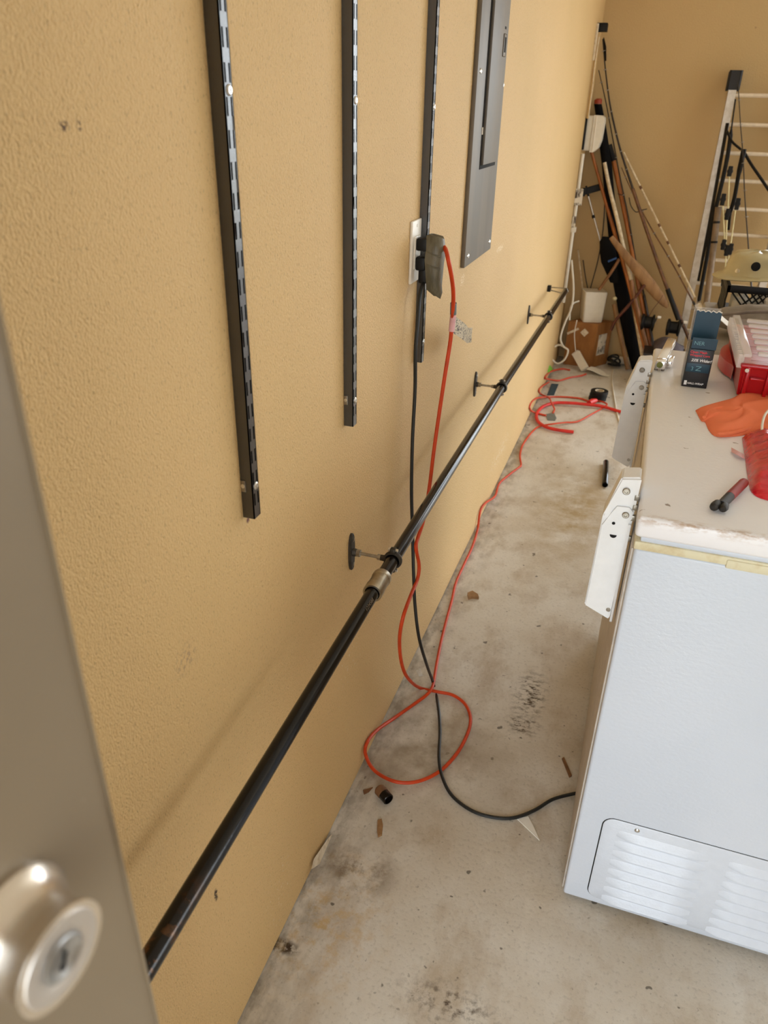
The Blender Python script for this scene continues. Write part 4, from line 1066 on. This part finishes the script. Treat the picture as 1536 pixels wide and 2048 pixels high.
build(b, 'silver_tube', 'white_rod', label='pale silver tube standing between the orange poles', cat='tube')
# long black case with red cap
lc = thing('long_black_case', at(1270, 700, 1, 5.03), 'tall black soft case with an orange-red cap in the corner', 'case')
st = [((1196, 208), 5.15, .022), ((1203, 250), 5.15, .026), ((1214, 330), 5.14, .030), ((1222, 420), 5.13, .030), ((1232, 500), 5.12, .038), ((1240, 560), 5.11, .046), ((1252, 630), 5.10, .044), ((1264, 690), 5.09, .042), ((1275, 745), 5.08, .040)]
rings = []
for (u, v), y, w in st:
    q = at(u, v, 1, y); q.z = max(q.z, .004); q.x = max(q.x, w+.004)
    rings.append([V((q.x+w*math.cos(2*math.pi*j/16), q.y+.026*math.sin(2*math.pi*j/16)-.01, q.z)) for j in range(16)])
build(B().loft(rings), 'sleeve', 'black_fabric', lc)
q0 = rings[0]
b = B().loft([[p_+UZ*.001 for p_ in q0], [V((p_.x, p_.y, p_.z+.02)) for p_ in q0], [V((q0[0].x*.4+p_.x*.6-.005, p_.y*.7+5.14*.3, p_.z+.028)) for p_ in q0]]); build(b, 'cap', 'red_dark', lc)
# carved wooden paddle
pd = B(); rings = []
for (u, v), w in (((1222, 474), .014), ((1238, 495), .020), ((1258, 520), .026), ((1280, 545), .034), ((1300, 570), .036), ((1318, 593), .030), ((1330, 608), .020), ((1335, 615), .008)):
    q = at(u, v, 1, 4.97); t = (at(1335, 615, 1, 4.97)-at(1222, 474, 1, 4.97)).normalized(); sd = t.cross(UY).normalized()
    rings.append([q+sd*w*math.cos(2*math.pi*j/14)+UY*w*.35*math.sin(2*math.pi*j/14) for j in range(14)])
pdl = thing('wooden_paddle', at(1280, 545, 1, 4.97), 'carved tan wooden paddle lying across the poles', 'paddle')
build(pd.loft(rings), 'blade', 'tan_wood', pdl)
build(B().tube(spline([at(1326, 590, 1, 4.95), at(1318, 603, 1, 4.94), at(1305, 620, 1, 4.94), at(1298, 634, 1, 4.95)], 4), .0025, 6), 'lanyard', 'brown_rod', pdl)
simple_pole([(1289, 570), (1262, 605), (1232, 640), (1222, 660)], [4.94, 4.95, 4.97, 4.98], .010, 'red_stick', 'red_wood', 'dark red stick crossing the orange poles low down', 'stick', ext=False)
simple_pole([(1239, 518), (1220, 548), (1198, 580)], [5.0, 5.0, 5.01], .010, 'brown_stick', 'wood', 'brown stick slanting above the white bin', 'stick', ext=False)
simple_pole([(1228, 608), (1238, 660), (1247, 700)], [5.08, 5.06, 5.04], .014, 'hammer_handle', 'tan_wood', 'tan wooden handle standing right of the cardboard box', 'handle')
simple_pole([(1262, 560), (1270, 600), (1280, 640)], [4.96, 4.95, 4.94], .014, 'brown_pole', 'wood', 'thick brown pole end under the paddle', 'pole')
simple_pole([(1156, 500), (1162, 550), (1167, 590)], [5.17, 5.16, 5.14], .005, 'thin_cane', 'white_rod', 'thin pale cane behind the white bin', 'cane')
simple_pole([(1166, 520), (1172, 560), (1180, 600)], [5.18, 5.17, 5.16], .003, 'thin_twig', 'dark_rod', 'thin dark twig behind the white bin', 'twig')
simple_pole([(1210, 400), (1206, 460), (1196, 520), (1180, 580)], [5.17, 5.17, 5.16, 5.15], .0035, 'bent_wire', 'dark_rod', 'thin dark bent wire left of the black gear', 'wire')
tp_ = thing('telescopic_stick', at(1203, 485, 1, 5.1), 'black and silver telescopic stick above the white bin', 'stick')
P = line([(1172, 372), (1186, 430), (1203, 490)], [5.14, 5.13, 5.12], False)
build(B().tube(P[:2], .006, 10), 'upper_tube', 'black_plastic', tp_); build(B().tube([P[0].lerp(P[1], .35)-UY*.006, P[1].lerp(P[2], .9)-UY*.006], .005, 10), 'lower_tube', 'silver', tp_)
build(B().tube([P[1]-UY*.006, P[1].lerp(P[2], .1)-UY*.006], .009, 10), 'clip', 'black_plastic', tp_)
gr = thing('black_gear', at(1220, 540, 1, 5.04), 'bulky black gear with a blue strip among the poles', 'gear')
rings = []
for (u, v), w, d in (((1212, 474), .02, .02), ((1214, 484), .045, .03), ((1216, 505), .05, .035), ((1218, 525), .048, .035), ((1224, 545), .038, .03), ((1230, 565), .03, .02)):
    q = at(u, v, 1, 5.045); rings.append([V((q.x+w*math.copysign(abs(math.cos(a_))**.6, math.cos(a_)), q.y+d*math.copysign(abs(math.sin(a_))**.6, math.sin(a_)), q.z)) for a_ in [2*math.pi*j/16 for j in range(16)]])
build(B().loft(rings), 'housing', 'black_fabric', gr)
q, q2 = at(1216, 523, 1, 5.006), at(1233, 516, 1, 5.006); build(B().tube([q, q2], .006, 8), 'blue_strip', 'blue', gr)
st_ = thing('black_strap', at(1182, 378, 1, 5.14), 'wide black strap end sticking out by the conduit', 'strap')
a, c_ = at(1166, 384, 1, 5.12), at(1201, 374, 1, 5.14); dd = (c_-a).normalized()
build(B().obox((a+c_)/2, (dd, UY, dd.cross(UY)), (c_-a).length/2, .006, .020, .004), 'band', 'black_plastic', st_)
build(B().box(a.x-.004, a.x+.014, 5.11, 5.13, a.z-.024, a.z+.024, .003), 'buckle', 'black_plastic', st_)
pts = [at(1258, 395, 1, 5.1), at(1262, 412, 1, 5.1), at(1272, 424, 1, 5.1), at(1284, 420, 1, 5.1), at(1294, 418, 1, 5.1)]
build(B().tube(spline(pts, 4), .003, 6), 'wire_hook', 'dark_rod', label='bent wire hook hanging between the fishing rods', cat='hook')
q = at(1229, 597, 1, 5.0); build(B().lathe(q, (.3, -1, .2), [(0, .008), (.006, .013), (.014, .012), (.018, .004)], 14), 'brass_knob', 'khaki', label='small shiny brass knob right of the white bin', cat='knob')
b = B(); rings = []
for k in range(9):
    t = k/8; q = V((.60+.16*t, 4.90, .268+.012*math.sin(t*5))); r_ = .045*math.sin(math.pi*(.1+.8*t))
    rings.append([q+V((0, .08*math.cos(2*math.pi*j/14), 0))+UZ*(r_*math.sin(2*math.pi*j/14)*1.0)+UX*.012*math.sin(j*2) for j in range(14)])
# dark cloth heap on a stool-height tote, seen past the lid's far corner
tote = thing('storage_tote', (.66, 4.86, 0), 'dark storage tote behind the freezer under purple cloth', 'tote')
def tor(x, y, z): return [V((.66+sx_*x, 4.80+sy_*y, z)) for sx_, sy_ in ((-1, -1), (1, -1), (1, 1), (-1, 1))]
b = B().loft([tor(.095, .07, 0), tor(.11, .085, .20), tor(.118, .09, .203), tor(.118, .09, .215)]); build(b, 'tub', 'navy', tote)
build(B().loft([[p_+V((0, -.10, -.022)) for p_ in r__] for r__ in rings]), 'purple_cloth', 'purple', label='crumpled purple-grey cloth heaped behind the freezer', cat='cloth', ang=70)

# things hanging and leaning on the ladder
def lad_line(pix, y, ext=False): return line(pix, [y]*len(pix), ext)
b = B().tube(spline(lad_line([(1455, 246), (1440, 330), (1427, 402), (1415, 468), (1396, 562)], 5.04), 4), .011, 10, .5)
build(b, 'black_limb', 'black_plastic', label='flat black bow limb leaning along the ladder rail', cat='bow limb')
P = spline(line([(1471, 198), (1465, 242), (1457, 301), (1447, 352), (1436, 398), (1425, 449), (1412, 525), (1399, 594)], [5.03]*8), 4)
b = B().tube(P, [.004 if i < 6 else .0115 for i in range(len(P))], 10); build(b, 'black_pole', 'black_plastic', label='long black tapered pole leaning against the ladder rungs', cat='pole')
bw = thing('compound_bow', at(1470, 480, 1, 5.0), 'black hunting bow frame hanging on the ladder rungs', 'bow')
build(B().tube(spline(lad_line([(1488, 298), (1483, 322), (1477, 350), (1469, 395), (1461, 425), (1457, 460)], 5.0), 4), [.016]*8+[.013]*8+[.009]*5, 10, .6), 'riser', 'black_plastic', bw)
build(B().tube(spline(lad_line([(1488, 304), (1502, 328), (1519, 353), (1540, 384)], 5.005), 4), .010, 8, .6), 'limb', 'black_plastic', bw)
build(B().tube(spline(lad_line([(1454, 262), (1464, 283), (1482, 299)], 5.01), 4), .008, 8, .6), 'limb', 'black_plastic', bw)
rs = thing('rope_hoist', at(1452, 570, 1, 4.96), 'pale rope hoist strung through small black pulleys by the ladder', 'rope hoist')
yr = 4.96
for a, c_ in (((1459, 350), (1456, 418)), ((1446, 412), (1449, 478)), ((1454, 440), (1452, 488)), ((1471, 420), (1462, 486)), ((1452, 512), (1450, 549)), ((1458, 511), (1454, 549))):
    build(B().cyl(at(*a, 1, yr), at(*c_, 1, yr), .0032, n=8), 'rope', 'rope', rs)
for u, v0, v1 in ((1460, 332, 353), (1446, 387, 411), (1455, 417, 440), (1475, 396, 420), (1447, 479, 500), (1461, 487, 510), (1454, 490, 512), (1448, 549, 573)):
    a, c_ = at(u, v0, 1, yr), at(u, v1, 1, yr); m_ = (a+c_)/2
    b = B().obox(m_, (UX, UY, UZ), .012, .008, abs(a.z-c_.z)/2, .004); b.ring(m_, UY, .012, .004, 16, 6); build(b, 'pulley_block', 'black_plastic', rs)
th_, P_ = rod([(1476, 165), (1481, 249), (1486, 310), (1490, 400), (1498, 508)], [4.99, 4.985, 4.98, 4.97, 4.96], .0022, .0035, 'very thin black fishing rod standing before the ladder', 'dark_rod', 'dark_rod', .8, None)
P = spline(line([(1437, 414), (1430, 470), (1424, 520), (1414, 600)], [5.02, 5.0, 4.98, 4.95]), 4)
gt = thing('grey_tube', P[-1], 'dusty grey-brown tube standing before the ladder', 'tube')
build(B().tube(P, .018, 14), 'tube', 'brown_pvc', gt)
for t in (2, 5): build(B().tube([P[t], P[t]+(P[t+1]-P[t]).normalized()*.012], .0195, 14), 'band', 'black_plastic', gt)
